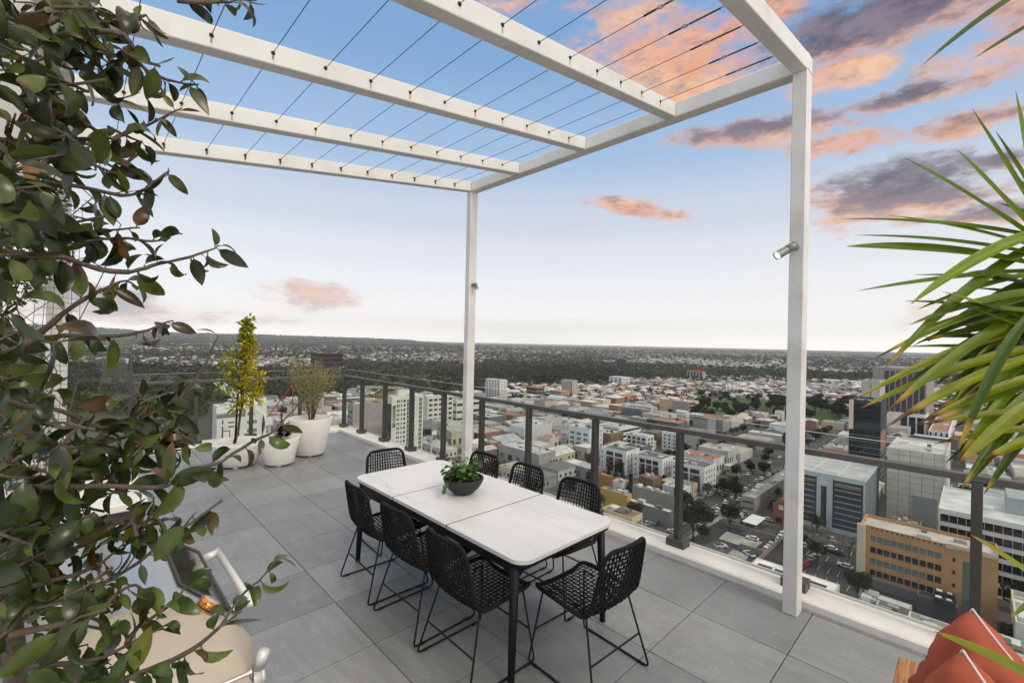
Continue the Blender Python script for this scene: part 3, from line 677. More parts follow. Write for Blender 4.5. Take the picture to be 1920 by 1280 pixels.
def cushion(c, ex, ey, size, thick, label):
    """square pillow: centre, edge directions, size."""
    ex, ey = _n(np.array(ex, float)), _n(np.array(ey, float)); ez = _n(np.cross(ex, ey)); c = np.array(c, float)
    t = thing('cushion', tuple(c), label, 'cushion', 'terracotta cushions on the timber bench'); n = 36; V = []; Fs = []
    def pt(u, v, s):
        e = max(0., (1 - u ** 4) * (1 - v ** 4)); h = thick * e ** .5
        wr = .008 * math.sin(9 * u + 4 * v * v) * e + .010 * math.sin(7 * v - 5 * u) * e + .016 * math.sin(11 * (abs(u) - abs(v)) + 3 * u * v + 2) * e ** .5 * (1 - e) + .007 * math.sin(23 * u + 9 * v) * (1 - e) * e ** .4
        pin = 1 - .045 * (1 - (u * u) ) * (abs(v) > .0) * (v * v) ; pin2 = 1 - .045 * (1 - v * v) * (u * u)
        return ex * u * size * pin2 + ey * v * size * pin + ez * s * (h + wr)
    for s in (1, -1):
        o = len(V)
        for i in range(n + 1):
            for j in range(n + 1): V.append(pt(-1 + 2 * i / n, -1 + 2 * j / n, s))
        for i in range(n):
            for j in range(n):
                q = (o + i * (n + 1) + j, o + (i + 1) * (n + 1) + j, o + (i + 1) * (n + 1) + j + 1, o + i * (n + 1) + j + 1); Fs.append(q if s > 0 else q[::-1])
    npmesh('cover', V, Fs, M_fab, smooth=True, parent=t)
    lp = [pt(u, -1, 0) for u in np.linspace(-1, 1, 20)] + [pt(1, v, 0) for v in np.linspace(-1, 1, 20)[1:]] + [pt(u, 1, 0) for u in np.linspace(1, -1, 20)[1:]] + [pt(-1, v, 0) for v in np.linspace(1, -1, 20)[1:]]
    p = MB(); p.tube(lp, .0042, 8, cap=False); p.build('piping', M_pipe, t)
def cam_pt(x, y, d): return atd(x, y, d)
a = cam_pt(1826, 1156, 2.15); b1 = cam_pt(1735, 1330, 1.98); b2 = cam_pt(1965, 1318, 2.13)
def cushion3(top, ec, fc, s, thick, label):
    """slumped pillow hung from its top corner; the two edge directions are given in view axes (right, up, towards)."""
    ex = _n(ROT @ np.array(ec, float)); ey = _n(ROT @ np.array(fc, float))
    cushion(top + (ex + ey) * s * .97, ex, ey, s, thick, label)
cushion3(atd(1824, 1146, 1.80), (-.288, -.232, .92), (-.186, -.92, -.30), .235, .115, 'terracotta cushion with white piping, the taller one at the back of the bench')
cushion3(atd(1806, 1224, 1.52), (-.27, -.25, .92), (-.16, -.93, -.29), .215, .105, 'front terracotta cushion with white piping, lower in the near right corner')
# ================================================================== FOREGROUND PLANTS
# leafy shrub at the left: measured branches (photo px), depth at both ends, radius, leaves
SHR = thing('leafy_shrub', tuple(np.array((*atd(40, 1250, .95)[:2], 0))), 'large glossy dark green leafy shrub filling the left edge with woody twigs', 'shrub')
org = np.array(SHR.location)
branches = [
 ([(-40, 10), (70, 45), (130, 25), (165, 45), (201, 42), (265, 32), (275, 30)], .72, .92, .006), ([(330, 2), (416, 3), (450, -2), (482, 2)], .85, .95, .0035),
 ([(0, 60), (60, 75), (148, 64), (232, 67), (262, 124), (312, 149), (363, 158), (372, 160)], .75, .95, .006),
 ([(40, 160), (130, 200), (155, 228), (208, 259), (232, 252), (296, 228), (339, 205)], .8, .98, .005), ([(60, 250), (100, 258), (160, 262), (215, 258), (250, 240)], .8, .95, .005),
 ([(70, 262), (95, 272), (124, 296), (200, 305), (235, 330)], .8, .93, .0055), ([(20, 345), (75, 345), (140, 350), (228, 365), (262, 358), (293, 336), (318, 322)], .78, .97, .005),
 ([(-20, 408), (67, 417), (118, 437), (161, 444), (210, 430), (262, 425)], .75, .92, .0055), ([(150, 441), (178, 447), (240, 449), (289, 450), (322, 447)], .85, .95, .004),
 ([(-10, 470), (50, 478), (115, 483), (168, 499), (228, 509), (262, 504), (296, 494), (353, 482), (396, 467), (412, 460)], .72, .98, .0065),
 ([(40, 650), (91, 609), (125, 580), (175, 550), (202, 539), (235, 527), (260, 540)], .78, .95, .006), ([(20, 660), (75, 637), (145, 630), (200, 632), (265, 623), (300, 609), (325, 600)], .75, .95, .0055),
 ([(330, 775), (345, 735), (366, 713), (388, 673), (410, 630)], .95, 1.0, .0042),
 ([(-10, 740), (50, 760), (120, 770), (190, 800), (235, 785), (290, 757), (335, 725)], .75, .95, .006), ([(40, 800), (110, 840), (170, 830), (230, 800), (300, 770), (350, 780)], .75, .92, .006),
 ([(20, 912), (67, 914), (130, 912), (201, 910), (292, 914), (329, 900), (390, 870), (420, 862), (475, 828), (510, 811), (529, 793), (550, 768), (572, 742)], .72, 1.0, .006),
 ([(30, 870), (60, 900), (130, 880), (200, 860), (270, 850), (360, 840)], .75, .92, .005),
 ([(30, 930), (40, 932), (67, 964), (84, 991), (100, 1035), (106, 1075)], .8, .82, .011), ([(0, 1045), (60, 1050), (134, 1031), (218, 998), (260, 985), (300, 960)], .75, .92, .006),
 ([(40, 1150), (120, 1120), (180, 1095), (235, 1072), (300, 1019), (330, 1000), (366, 960)], .75, .95, .0055),
 ([(-10, 1255), (64, 1247), (168, 1240), (228, 1213), (275, 1189), (322, 1165)], .68, .88, .0055), ([(20, 1190), (118, 1167), (188, 1142), (225, 1110), (255, 1099), (279, 1120)], .7, .85, .0055),
 ([(150, 1320), (225, 1280), (302, 1243), (363, 1216), (403, 1183), (433, 1146), (460, 1109), (497, 1075), (521, 1041)], .75, .97, .0055), ([(240, 1200), (262, 1176), (329, 1125), (345, 1095)], .8, .9, .004),
 ([(60, 1290), (180, 1300), (260, 1262), (330, 1240)], .7, .8, .005), ([(-20, 1080), (40, 1100), (110, 1085), (180, 1060), (232, 1020)], .7, .85, .006)]
tb = MB(); V, Fs, Cs = [], [], []
LEAFC = [((.022, .030, .007), 4), ((.040, .055, .010), 5), ((.070, .096, .014), 4), ((.115, .140, .024), 2), ((.075, .045, .014), 1.0), ((.16, .07, .022), .5), ((.16, .14, .02), .3)]
def leafcol(low_lit=0.):
    c, w = zip(*LEAFC); c = np.array(random.choices(c, w)[0]) * random.uniform(.55, 1.0)
    return c + low_lit * np.array((.015, .035, .004))
camdir = _n(ROT[:, 2] * -1)
def put_leaf(p, tan, scale, low_lit=0.):
    side = np.cross(tan, rdir()); d = _n(tan * random.uniform(-.1, .9) + _n(side + 1e-9) * random.uniform(.5, 1.1) + np.array((0, 0, random.uniform(-1.25, .35))))
    nr = _n(np.array((0, 0, .8)) + rdir() * .9 - camdir * random.uniform(-.2, .9))
    Ln = random.uniform(.036, .074) * scale
    pet = p + d * .006
    tb.tube([p, pet + d * .002], .0011, 4, cap=False)
    brown = random.random() < .05
    leafmesh(V, Fs, Cs, pet, d, nr, Ln, Ln * random.uniform(.33, .47), leafcol(low_lit), curl=random.choice((random.uniform(.2, 1.1), random.uniform(-.5, .3), random.uniform(.5, 1.5))), fold=random.uniform(.1, .6), segs=6, point=.85, tipcol=(.10, .05, .02) if brown else None)
for pts, d0, d1, r in branches:
    k = len(pts); P = [atd(x, y, d0 + (d1 - d0) * i / (k - 1)) - org + rdir() * .002 for i, (x, y) in enumerate(pts)]
    Q = []                                                        # Catmull-Rom smoothing with a little wobble
    for i in range(k - 1):
        p0, p1, p2, p3 = P[max(0, i - 1)], P[i], P[i + 1], P[min(k - 1, i + 2)]
        for t in (0, .33, .66): Q.append(.5 * ((2 * p1) + (p2 - p0) * t + (2 * p0 - 5 * p1 + 4 * p2 - p3) * t * t + (3 * p1 - p0 - 3 * p2 + p3) * t ** 3) + rdir() * .0012)
    Q.append(P[-1]); tb.tube(Q, list(np.linspace(r, .0014, len(Q)) * np.array([random.uniform(.88, 1.18) for _ in Q])), 7)
    low_lit = 1. if pts[0][1] > 1000 and pts[-1][0] > 300 else .25 if pts[0][1] > 850 else 0.  # lower leaves greener: their lit look is put into the leaf colour
    bare = pts[-1] == (410, 630)
    ln = sum(np.linalg.norm(Q[i + 1] - Q[i]) for i in range(len(Q) - 1)); nl = int(ln / .0125)
    for m in range(nl):
        f = (m + random.random()) / nl
        if bare and f > .35 and random.random() < .8: continue
        if random.random() < .25 - .15 * f: continue
        if pts[-1] == (572, 742) and .72 < f < .94 and random.random() < .6: continue
        x = f * (len(Q) - 1); i = min(int(x), len(Q) - 2); p = Q[i] + (Q[i + 1] - Q[i]) * (x - i)
        put_leaf(p, _n(Q[i + 1] - Q[i]), .92 if f > .6 else 1.05, low_lit)
zones = [(30, 70, 100, 120, 80, .62, .95), (190, 60, 90, 55, 34, .8, .98), (40, 230, 80, 150, 85, .6, .95), (30, 330, 70, 70, 40, .6, .9), (150, 150, 90, 80, 34, .8, 1.0), (200, 300, 90, 60, 24, .82, 1.0),
         (110, 420, 70, 50, 18, .8, .95), (15, 560, 40, 130, 26, .62, .85), (40, 700, 80, 100, 48, .62, .9), (250, 815, 115, 62, 62, .8, .98), (80, 860, 100, 100, 70, .65, .95),
         (40, 1060, 90, 150, 95, .6, .95), (220, 940, 110, 62, 42, .78, .98), (90, 1230, 120, 80, 44, .62, .85), (130, 1130, 90, 60, 24, .72, .88), (10, 900, 60, 400, 60, .9, 1.15), (5, 200, 60, 260, 60, .9, 1.15), (260, 1000, 80, 40, 12, .8, .95)]
for (zx, zy, rx, ry, n_, d0, d1) in zones:
    for _ in range(int(n_ * .21) + 1):                            # small twigs each with a handful of leaves
        a = random.uniform(0, 2 * PI); q = math.sqrt(random.random()); x, y = zx + rx * q * math.cos(a), zy + ry * q * math.sin(a); d = random.uniform(d0, d1)
        p = atd(x, y, d) - org; tn = _n(rdir(-.6, .6)); ln = random.uniform(.05, .10)
        tw = [p - tn * ln, p - tn * ln * .4 + rdir() * .006, p]; tb.tube(tw, [.0028, .0022, .0014], 6)
        for j in range(random.randint(3, 5)): put_leaf(p - tn * ln * random.uniform(0, .9), tn, 1.08 if d < .75 else .98, .25 if zy > 850 else 0.)
trunk = [atd(30, 930, .8) - org, atd(10, 1060, .84) - org, atd(30, 1250, .92) - org, np.array((0, 0, .45)), np.array((0, 0, .0))]
tb.tube(trunk, [.011, .014, .018, .022, .026], 10)
for (x, y, d) in ((5, 600, .8), (-15, 240, .8), (-30, 0, .75)): tb.tube([trunk[1], atd(-60, (y + 1060) / 2, .85) - org, atd(x, y, d) - org], [.012, .009, .006], 8)
tb.build('branches', M_stem, SHR); npmesh('foliage', V, Fs, M_leaf, Cs, smooth=True, parent=SHR)
t = thing('planter_box', (org[0], org[1], 0), 'white planter box at the foot of the leafy shrub', 'planter')
# ------------------------------------------------------------------ trellis net and small leaved creeper on the far left post
NT = thing('trellis_net', (-.13, 4.80, 0), 'thin dark wire net wrapped up the far left pergola post', 'trellis')
b = MB(); cols_ = [(-.115 + .047 * i) for i in range(6)]
for x in cols_: b.tube([(x + .006 * math.sin(9 * z + 5 * x), .012 * math.sin(4 * z), z) for z in np.linspace(.2, 3.0, 40)], .0022, 4)
for z in np.arange(.25, 3.0, .052):
    dz = random.uniform(-.01, .01); b.tube([(x, .004, z + dz + .008 * math.sin(20 * x + z)) for x in np.linspace(-.115, .12, 8)], .002, 4)
b.build('net', M_wire, NT)
CRP = thing('creeper', (-.35, 4.72, 0), 'small leaved climbing creeper on the net behind the leafy shrub', 'creeper'); V, Fs, Cs = [], [], []; cb = MB(); o2 = np.array(CRP.location)
for s in range(22):
    x = random.uniform(-.55, .28); pts = [(x + random.uniform(-.05, .05) * k, random.uniform(-.05, .05), .02 + z) for k, z in enumerate(np.linspace(.0, random.uniform(2.6, 3.4), 9))]
    cb.tube(pts, .004, 5)
for (zx, zy, rx, ry, n_) in ((35, 500, 60, 70, 420), (75, 360, 55, 50, 240), (85, 420, 40, 70, 180), (20, 420, 45, 60, 150), (75, 800, 25, 90, 70), (30, 800, 45, 120, 120)):
    for _ in range(n_):
        a = random.uniform(0, 2 * PI); q = math.sqrt(random.random()); p = ony(zx + rx * q * math.cos(a), zy + ry * q * math.sin(a), 4.72 + random.uniform(-.12, .12)) - o2
        c = np.array(random.choices([(.035, .06, .015), (.07, .10, .025), (.13, .14, .05), (.12, .045, .03)], (5, 4, 2, .6))[0])
        leafmesh(V, Fs, Cs, p, rdir(-1, .4), rdir(), random.uniform(.035, .06), random.uniform(.022, .034), c, segs=2)
cb.build('stems', M_stem, CRP); npmesh('foliage', V, Fs, M_soft, Cs, smooth=True, parent=CRP)
b = MB(); b.bbox((-5, 5.2, 2.98), (-.105, 7.5, 6.2), .01); OV = b.build('building_overhang', mat('grey_cladding', (.42, .42, .41), .6, var=.06, vscale=2)); tag(OV, 'light grey cladding overhang behind the top of the leafy shrub', 'building')
b = MB(); b.box((-.35, -.2, 0), (.12, .2, .45)); b.build('box', M_pot, t); b = MB(); b.box((-.33, -.18, .40), (.10, .18, .462)); b.build('soil', MATS['dark_soil'], t)

# ------------------------------------------------------------------ yucca at the right
YD = 1.08
ytr = atd(2010, 640, YD + .06); YU = thing('yucca', (ytr[0], ytr[1], 0), 'spiky yucca with long green sword leaves and brown tips at the right edge', 'yucca'); oy = np.array((ytr[0], ytr[1], 0))
M_yuc = leaf_material('yucca_leaf', .42, .3, .36, var=.1)
V, Fs, Cs = [], [], []
def sword(root, tip, wpx, sag, col, dr=YD, dt=YD - .1, brown=.0, yel=.0):
    A = atd(*root, dr) - oy; Bp = atd(*tip, dt) - oy; ln = np.linalg.norm(Bp - A); w = wpx / F * (dr + dt) / 2 * .44; stk = [random.uniform(.72, 1.25) for _ in range(5)]
    C = (A + Bp) / 2 + np.array((0, 0, sag * ln)); n_ = 16; o = len(V); tw = random.uniform(-.5, .5)
    for k in range(n_ + 1):
        t = k / n_; p = A * (1 - t) ** 2 + C * 2 * t * (1 - t) + Bp * t * t; tn = _n(2 * (1 - t) * (C - A) + 2 * t * (Bp - C))
        up = np.array((0, 0, 1.)) - camdir * .75; up = _n(up - tn * np.dot(up, tn)); sd_ = np.cross(tn, up); a = tw * (t - .3); sd_, up = sd_ * math.cos(a) + up * math.sin(a), up * math.cos(a) - sd_ * math.sin(a)
        ww = w * min(1, (.55 + t * 1.6)) * max(.02, (1 - t ** 3.2)) ** .8
        c = np.array(col) * (1 - .12 * t)
        if yel: c = c * (1 - .6 * yel * t) + np.array((.30, .28, .02)) * .6 * yel * t
        if brown and t > 1 - brown * .7: c = np.array((.10, .045, .015)) * random.uniform(.6, 1.1)
        elif brown and t > 1 - brown * .7 - .08: c = np.array((.40, .26, .03))
        for si, s in enumerate((-1, -.5, 0, .5, 1)):
            V.append(p + sd_ * s * ww + up * (abs(s) * ww * .38 - .2 * ww)); e = np.array((.26, .30, .03)) if abs(s) == 1 and not (brown and t > 1 - brown * .7) else c * (1.2 if s == 0 else 1) * stk[si] * random.uniform(.9, 1.1)
            Cs.append(c * .75 + e * .25 if abs(s) == 1 else e)
    for k in range(n_):
        for j in range(4): a = o + k * 5 + j; Fs.append((a, a + 1, a + 6, a + 5))
GB, GM, GD, GY = (.19, .30, .012), (.13, .215, .013), (.055, .105, .012), (.23, .27, .012)
for q in [
  ((1950, 430), (1904, 170), 38, .03, GB, YD, YD - .02), ((1975, 450), (1822, 203), 38, .02, GM, YD, YD - .05), ((1975, 420), (1866, 245), 30, .02, GM, YD + .05, YD), ((1975, 470), (1795, 281), 44, .03, GB, YD, YD - .05),
  ((1985, 480), (1695, 296), 38, .05, GM), ((1995, 455), (1580, 410), 30, .05, GM), ((1990, 480), (1668, 404), 26, .05, GB), ((2000, 490), (1603, 441), 26, .05, GM), ((2000, 510), (1588, 462), 42, .06, GM),
  ((1990, 505), (1610, 545), 18, .03, GM), ((1985, 425), (1708, 570), 30, .10, GB, YD - .1, YD - .2), ((1990, 540), (1705, 609), 24, .06, GM), ((1980, 620), (1765, 546), 26, .02, GY), ((1980, 640), (1768, 558), 22, .02, GY), ((1990, 600), (1778, 568), 26, .03, GD), ((1990, 590), (1774, 567), 24, .0, GM)]: sword(*q)
for q in [
  ((1985, 545), (1640, 672), 22, .07, GM, YD, YD - .1, .22, .3), ((1985, 440), (1656, 694), 30, .12, GM, YD, YD - .1, .05), ((1985, 600), (1603, 749), 28, .08, GY, YD, YD - .05, .06, .5), ((1990, 640), (1612, 766), 30, .07, GY, YD, YD - .05, .08, .5),
  ((1985, 560), (1655, 780), 30, .10, GM, YD, YD - .1, .14, .3), ((1985, 655), (1662, 800), 30, .08, GY, YD, YD - .1, .28, .4), ((1990, 690), (1716, 797), 26, .06, GY, YD, YD, .3, .4), ((1930, 590), (1795, 848), 27, .16, GD, YD - .1, YD - .15, .12), ((1995, 775), (1722, 797), 22, .08, GY, YD, YD, .35, .6),
  ((1990, 800), (1752, 832), 22, .06, GY, YD, YD, .3, .7), ((1960, 740), (1792, 873), 34, .06, GY, YD - .05, YD - .1, .22, .6), ((1995, 800), (1842, 863), 30, .05, GY, YD, YD, .3, .7), ((2000, 560), (1700, 720), 30, .08, GD, YD + .05, YD), ((2000, 620), (1745, 745), 34, .07, GD, YD + .05, YD, .1), ((2000, 700), (1760, 790), 30, .07, GM, YD + .05, YD, .12, .4),
  ((2000, 570), (1800, 690), 40, .06, GD, YD + .05, YD), ((2000, 620), (1820, 760), 40, .06, GM, YD + .05, YD), ((2000, 500), (1740, 640), 34, .07, GD, YD + .05, YD), ((2020, 680), (1830, 830), 34, .06, GM, YD + .05, YD, .15, .4), ((2000, 520), (1850, 620), 44, .04, GD, YD + .08, YD + .05), ((2010, 640), (1870, 720), 44, .04, GD, YD + .08, YD + .05), ((2020, 740), (1880, 800), 40, .04, GM, YD + .05, YD + .05, 0, .4),
  ((1990, -60), (1730, 122), 22, .06, GD, YD, YD - .05, .08), ((2000, 10), (1828, 109), 16, .04, GD, YD, YD, .08), ((1990, 1120), (1820, 1002), 34, .03, GY, .95, .9, .04, .7), ((2010, 1310), (1752, 1183), 38, .04, GY, .95, .9, .03, .5), ((1990, 1085), (1894, 1158), 16, .03, GM, 1.0, .95, .08),
  ((1980, 400), (1900, 330), 44, .02, GB, YD + .05, YD), ((1990, 420), (1870, 380), 40, .02, GM, YD + .08, YD + .03)]: q = list(q); q[2] *= .8; q[7:8] = [v * .65 for v in q[7:8]]; sword(*q)
for k in range(62):                                              # inner blades filling the head
    a = random.uniform(2.15, 3.35); L_ = random.uniform(170, 300); rx, ry = random.uniform(1975, 2010), random.uniform(500, 720)
    sword((rx, ry), (rx + L_ * math.cos(a), ry + L_ * math.sin(a) * 1.0), random.uniform(15, 26), .07, random.choice([GM, GD, GD, GB]), YD + random.uniform(.02, .14), YD + random.uniform(-.02, .12), random.choice([0, .06, .15]), random.choice([0, .2, .4]))
for k in range(26):                                              # the rest of the head, outside the picture
    a = random.uniform(-2.0, 1.3); sword((2020 + 10 * math.cos(a), 560 + 30 * math.sin(a)), (2040 + 330 * math.cos(a), 560 + 330 * math.sin(a)), random.uniform(26, 40), .05, random.choice([GM, GD, GB]), YD + .1, YD + random.uniform(0, .3))
npmesh('leaves', V, Fs, M_yuc, Cs, smooth=True, parent=YU)
b = MB(); b.tube([(0, 0, .35), (.01, .0, 1.2), (0, 0, 2.1)], [.05, .045, .035], 14); b.build('trunk', M_stem, YU)
for z0, ends in ((1.95, [(1995, -60), (2005, 10)]), (1.35, [(1995, 1120), (1995, 1085)]), (1.1, [(2015, 1310)])):   # side branches that carry the outer blades
    for (x, y) in ends: q = atd(x, y, YD if z0 > 1.9 else 1.0 if y == 1085 else .95) - oy; b = MB(); b.tube([(0, 0, z0), q * .5 + np.array((0, 0, z0)) * .5, q], [.026, .02, .016], 8); b.build('branch', M_stem, YU)
t = thing('plant_pot', (oy[0], oy[1], 0), 'round white pot of the yucca at the right edge', 'plant pot'); b = MB(); b.lathe([(0, .0), (.19, .0), (.24, .40), (.22, .40), (.21, .36), (0, .36)], n=48); b.build('pot_body', M_pot, t)
# ================================================================== CITY BELOW
def hz(x): return 643.2 + (x - 960) * .0221
M_wall = mat('city_wall', attr='Col', rough=.75, var=.10, vscale=.25, dirt=None); M_croof = mat('city_roof', attr='Col', rough=.6, var=.22, vscale=.18)
def roof_detail():
    N, L = nodes(M_croof); b = N['Principled BSDF']; src = b.inputs['Base Color'].links[0].from_socket
    tc = N.new('ShaderNodeTexCoord'); w = N.new('ShaderNodeTexWave'); w.inputs['Scale'].default_value = .55; w.inputs['Distortion'].default_value = .3; w.inputs['Detail'].default_value = 1; L.new(tc.outputs['Object'], w.inputs['Vector'])
    r = N.new('ShaderNodeMapRange'); r.inputs['To Min'].default_value = .93; r.inputs['To Max'].default_value = 1.04; L.new(w.outputs['Fac'], r.inputs['Value'])
    m = N.new('ShaderNodeMix'); m.data_type = 'RGBA'; m.blend_type = 'MULTIPLY'; m.inputs['Factor'].default_value = 1; L.new(src, m.inputs['A']); L.new(r.outputs[0], m.inputs['B'])
    v = N.new('ShaderNodeTexVoronoi'); v.inputs['Scale'].default_value = .22; L.new(tc.outputs['Object'], v.inputs['Vector'])
    bw = N.new('ShaderNodeRGBToBW'); L.new(v.outputs['Color'], bw.inputs[0])
    r2 = N.new('ShaderNodeMapRange'); r2.inputs['To Min'].default_value = .86; r2.inputs['To Max'].default_value = 1.1; L.new(bw.outputs[0], r2.inputs['Value'])
    m2 = N.new('ShaderNodeMix'); m2.data_type = 'RGBA'; m2.blend_type = 'MULTIPLY'; m2.inputs['Factor'].default_value = 1; L.new(m.outputs['Result'], m2.inputs['A']); L.new(r2.outputs[0], m2.inputs['B']); L.new(m2.outputs['Result'], b.inputs['Base Color'])
roof_detail()
M_win = mat('window_glass', (.025, .032, .038), .08, var=.5, vscale=.3, spec=.6); M_winl = mat('pale_window_glass', (.13, .17, .17), .12, var=.3, vscale=.3, spec=.6)
M_crown = leaf_material('tree_crown', .7, .2, .15, var=.25); M_trunk = mat('tree_trunk', (.09, .07, .055), .9, var=.3, vscale=2)
M_asph = mat('asphalt', (.062, .062, .064), .85, var=.3, vscale=.05, dirt=((.10, .10, .098), .12, .55)); M_paint = mat('road_paint', (.62, .62, .58), .8); M_conc = mat('concrete', (.30, .29, .27), .85, var=.15, vscale=.2)

# ground: one sheet to the horizon, hills rising at the left
M_ground = mat('suburb_ground', (.05, .055, .035), .95, var=.45, vscale=.004, dirt=((.13, .12, .11), .02, .56))
gv = []; gf = []
angs = np.linspace(R_(-75), R_(165), 160); rads = np.array([0, 200, 600, 1500, 3000, 5000, 6500, 7500, 8400, 9200, 10000, 11000, 14000, 60000.])
crest = [(-400, 600), (100, 610), (150, 613), (240, 619), (330, 625), (480, 628), (600, 631.5), (700, 634), (760, 636), (800, 638), (860, 641.5), (900, 643.5), (4000, 720)]
V = []
for r in rads:
    for a in angs:
        d = np.array((math.cos(a), math.sin(a), 0)); c = ROT.T @ d; z = G
        if -c[2] > .05:
            px = CX + F * c[0] / -c[2]; h = hz(px) - np.interp(px, [p for p, _ in crest], [q for _, q in crest])
            top = max(0, h) * (-c[2]) / F * 9600 + (72 if h > 0 else 0) * min(1, max(0, h) / 4)
        else: px = -500; top = 380 if c[0] < 0 else 0
        up = np.interp(r, [5000, 6500, 8400, 9600, 10400, 14000], [0, .12, .55, 1, .95, .5])
        wob = 1 + .10 * math.sin(a * 41 + r * .002) + .06 * math.sin(a * 97 + r * .004)
        V.append((d[0] * r, d[1] * r, z + top * up * (wob if up < .97 else 1)))
na = len(angs); Fq = [(i * na + j, (i + 1) * na + j, (i + 1) * na + j + 1, i * na + j + 1) for i in range(len(rads) - 1) for j in range(na - 1)]
tag(npmesh('ground', V, Fq, M_ground, smooth=True), kind='structure')
def ghill(x, y):
    r = math.hypot(x, y); a = math.atan2(y, x)
    if r < 5000: return G
    d = np.array((math.cos(a), math.sin(a), 0)); c = ROT.T @ d
    if -c[2] < .05: return G
    px = CX + F * c[0] / -c[2]; h = hz(px) - np.interp(px, [p for p, _ in crest], [q for _, q in crest])
    top = max(0, h) * (-c[2]) / F * 9600 + (72 if h > 0 else 0) * min(1, max(0, h) / 4)
    return G + top * np.interp(r, [5000, 6500, 8400, 9600, 10400, 14000], [0, .12, .55, 1, .95, .5])
def sheet(name, pts_px, z, m, xy=False):
    P = pts_px if xy else [onz(x, y, G)[:2] for x, y in pts_px]
    b = MB(); b._add([(p[0], p[1], z) for p in P], [tuple(range(len(P)))]); o = b.build(name, m); return tag(o, kind='structure')
M_city = mat('city_ground', (.095, .092, .088), .9, var=.35, vscale=.03, dirt=((.08, .08, .08), .045, .5))
sheet('city_ground', [(40, -260), (720, -260), (720, 0), (640, 330), (420, 520), (120, 520), (40, 300)], G + .05, M_city, True)
M_lawn = mat('lawn', (.05, .088, .018), .95, var=.35, vscale=.02)
for k, pl in enumerate([[(1040, 706), (1205, 703), (1210, 714), (1045, 715)], [(1288, 750), (1480, 746), (1600, 752), (1600, 806), (1480, 800), (1300, 780)], [(725, 704), (800, 703), (800, 714), (725, 714)],
                        [(120, 738), (260, 730), (260, 772), (120, 782)], [(490, 720), (570, 718), (570, 745), (490, 748)], [(640, 714), (880, 713), (880, 750), (640, 770)]]):
    sheet('park_lawn', pl, G + .12, M_lawn)
sheet('road', [(140, 75), (470, 77), (470, 90), (140, 88)], G + .12, M_asph, True); sheet('road', [(146, -40), (158, -40), (158, 300), (146, 300)], G + .16, M_asph, True)
sheet('road', [(158, 125), (430, 128), (430, 138), (158, 135)], G + .12, M_asph, True); sheet('road', [(330, -60), (342, -60), (342, 320), (330, 320)], G + .16, M_asph, True)
sheet('car_park', [(158.2, 3), (200, 3), (204, 47), (203, 73), (158.2, 73)], G + .14, mat('dark_asphalt', (.040, .040, .042), .85, var=.3, vscale=.08)); 
bpy.data.objects.remove(bpy.data.objects['car_park']); sheet('car_park', [(158.2, 3), (200, 3), (204, 47), (203, 73), (158.2, 73)], G + .14, MATS['dark_asphalt'], True)
b = MB()
for k in range(9):
    y = 20 + 2.9 * k
    b.box((184, y - .06, G + .145), (189.2, y + .06, G + .15)); b.box((166, y - .06, G + .145), (171, y + .06, G + .15))
for k in range(26): b.box((165 + k * 11, 81.4, G + .125), (169 + k * 11, 81.6, G + .13))
for y in (76.2, 88.2): b.box((158, y - .05, G + .125), (460, y + .05, G + .13))
for k in range(14): y = 8 + 2.7 * k; b.box((195.0, y - .06, G + .145), (200, y + .06, G + .15)); b.box((174.5, y - .06, G + .145), (179, y + .06, G + .15))
tag(b.build('road_markings', M_paint), kind='structure')
for pl, c in (([(1347, 1010), (1362, 997), (1430, 1017), (1412, 1031)], (.34, .33, .31)), ([(1352, 1050), (1374, 1030), (1406, 1041), (1386, 1064)], (.30, .28, .26)), ([(1326, 1036), (1348, 1044), (1342, 1052), (1318, 1042)], (.36, .24, .11)), ([(1390, 1000), (1420, 985), (1460, 997), (1432, 1012)], (.075, .07, .066)), ([(1300, 1030), (1345, 1012), (1372, 1028), (1330, 1052)], (.09, .088, .085))):
    sheet('concrete_yard', pl, G + .19 + c[0] * .05, mat('yard_%d' % int(c[0] * 1000), c, .9, var=.3, vscale=.25))
for (x0, y0, x1, y1) in ((158.5, 49.5, 190, 49.8), (189.5, 50, 189.8, 72), (172, 50, 172.3, 58), (200.2, 3, 200.5, 46)):
    w_ = MB(); w_.box((x0, y0, G), (x1, y1, G + 1.9)); tag(w_.build('yard_wall', mat('yard_wall', (.26, .22, .19), .85, var=.2, vscale=.5)), {49.5: 'low brown yard wall between the two halves of the dark car park', 50: 'low brown wall along the far side of the carport yard' if x0 > 180 else 'short low brown wall inside the carport yard', 3: 'low brown wall between the car park and the blue glass car park building'}[y0], 'wall')
b = MB(); b.box((158.3, 73.0, G), (203, 74.9, G + .28)); tag(b.build('pavement', M_conc), kind='structure'); b = MB(); b.box((158.3, 90.1, G), (215, 92, G + .28)); tag(b.build('pavement', M_conc), kind='structure')

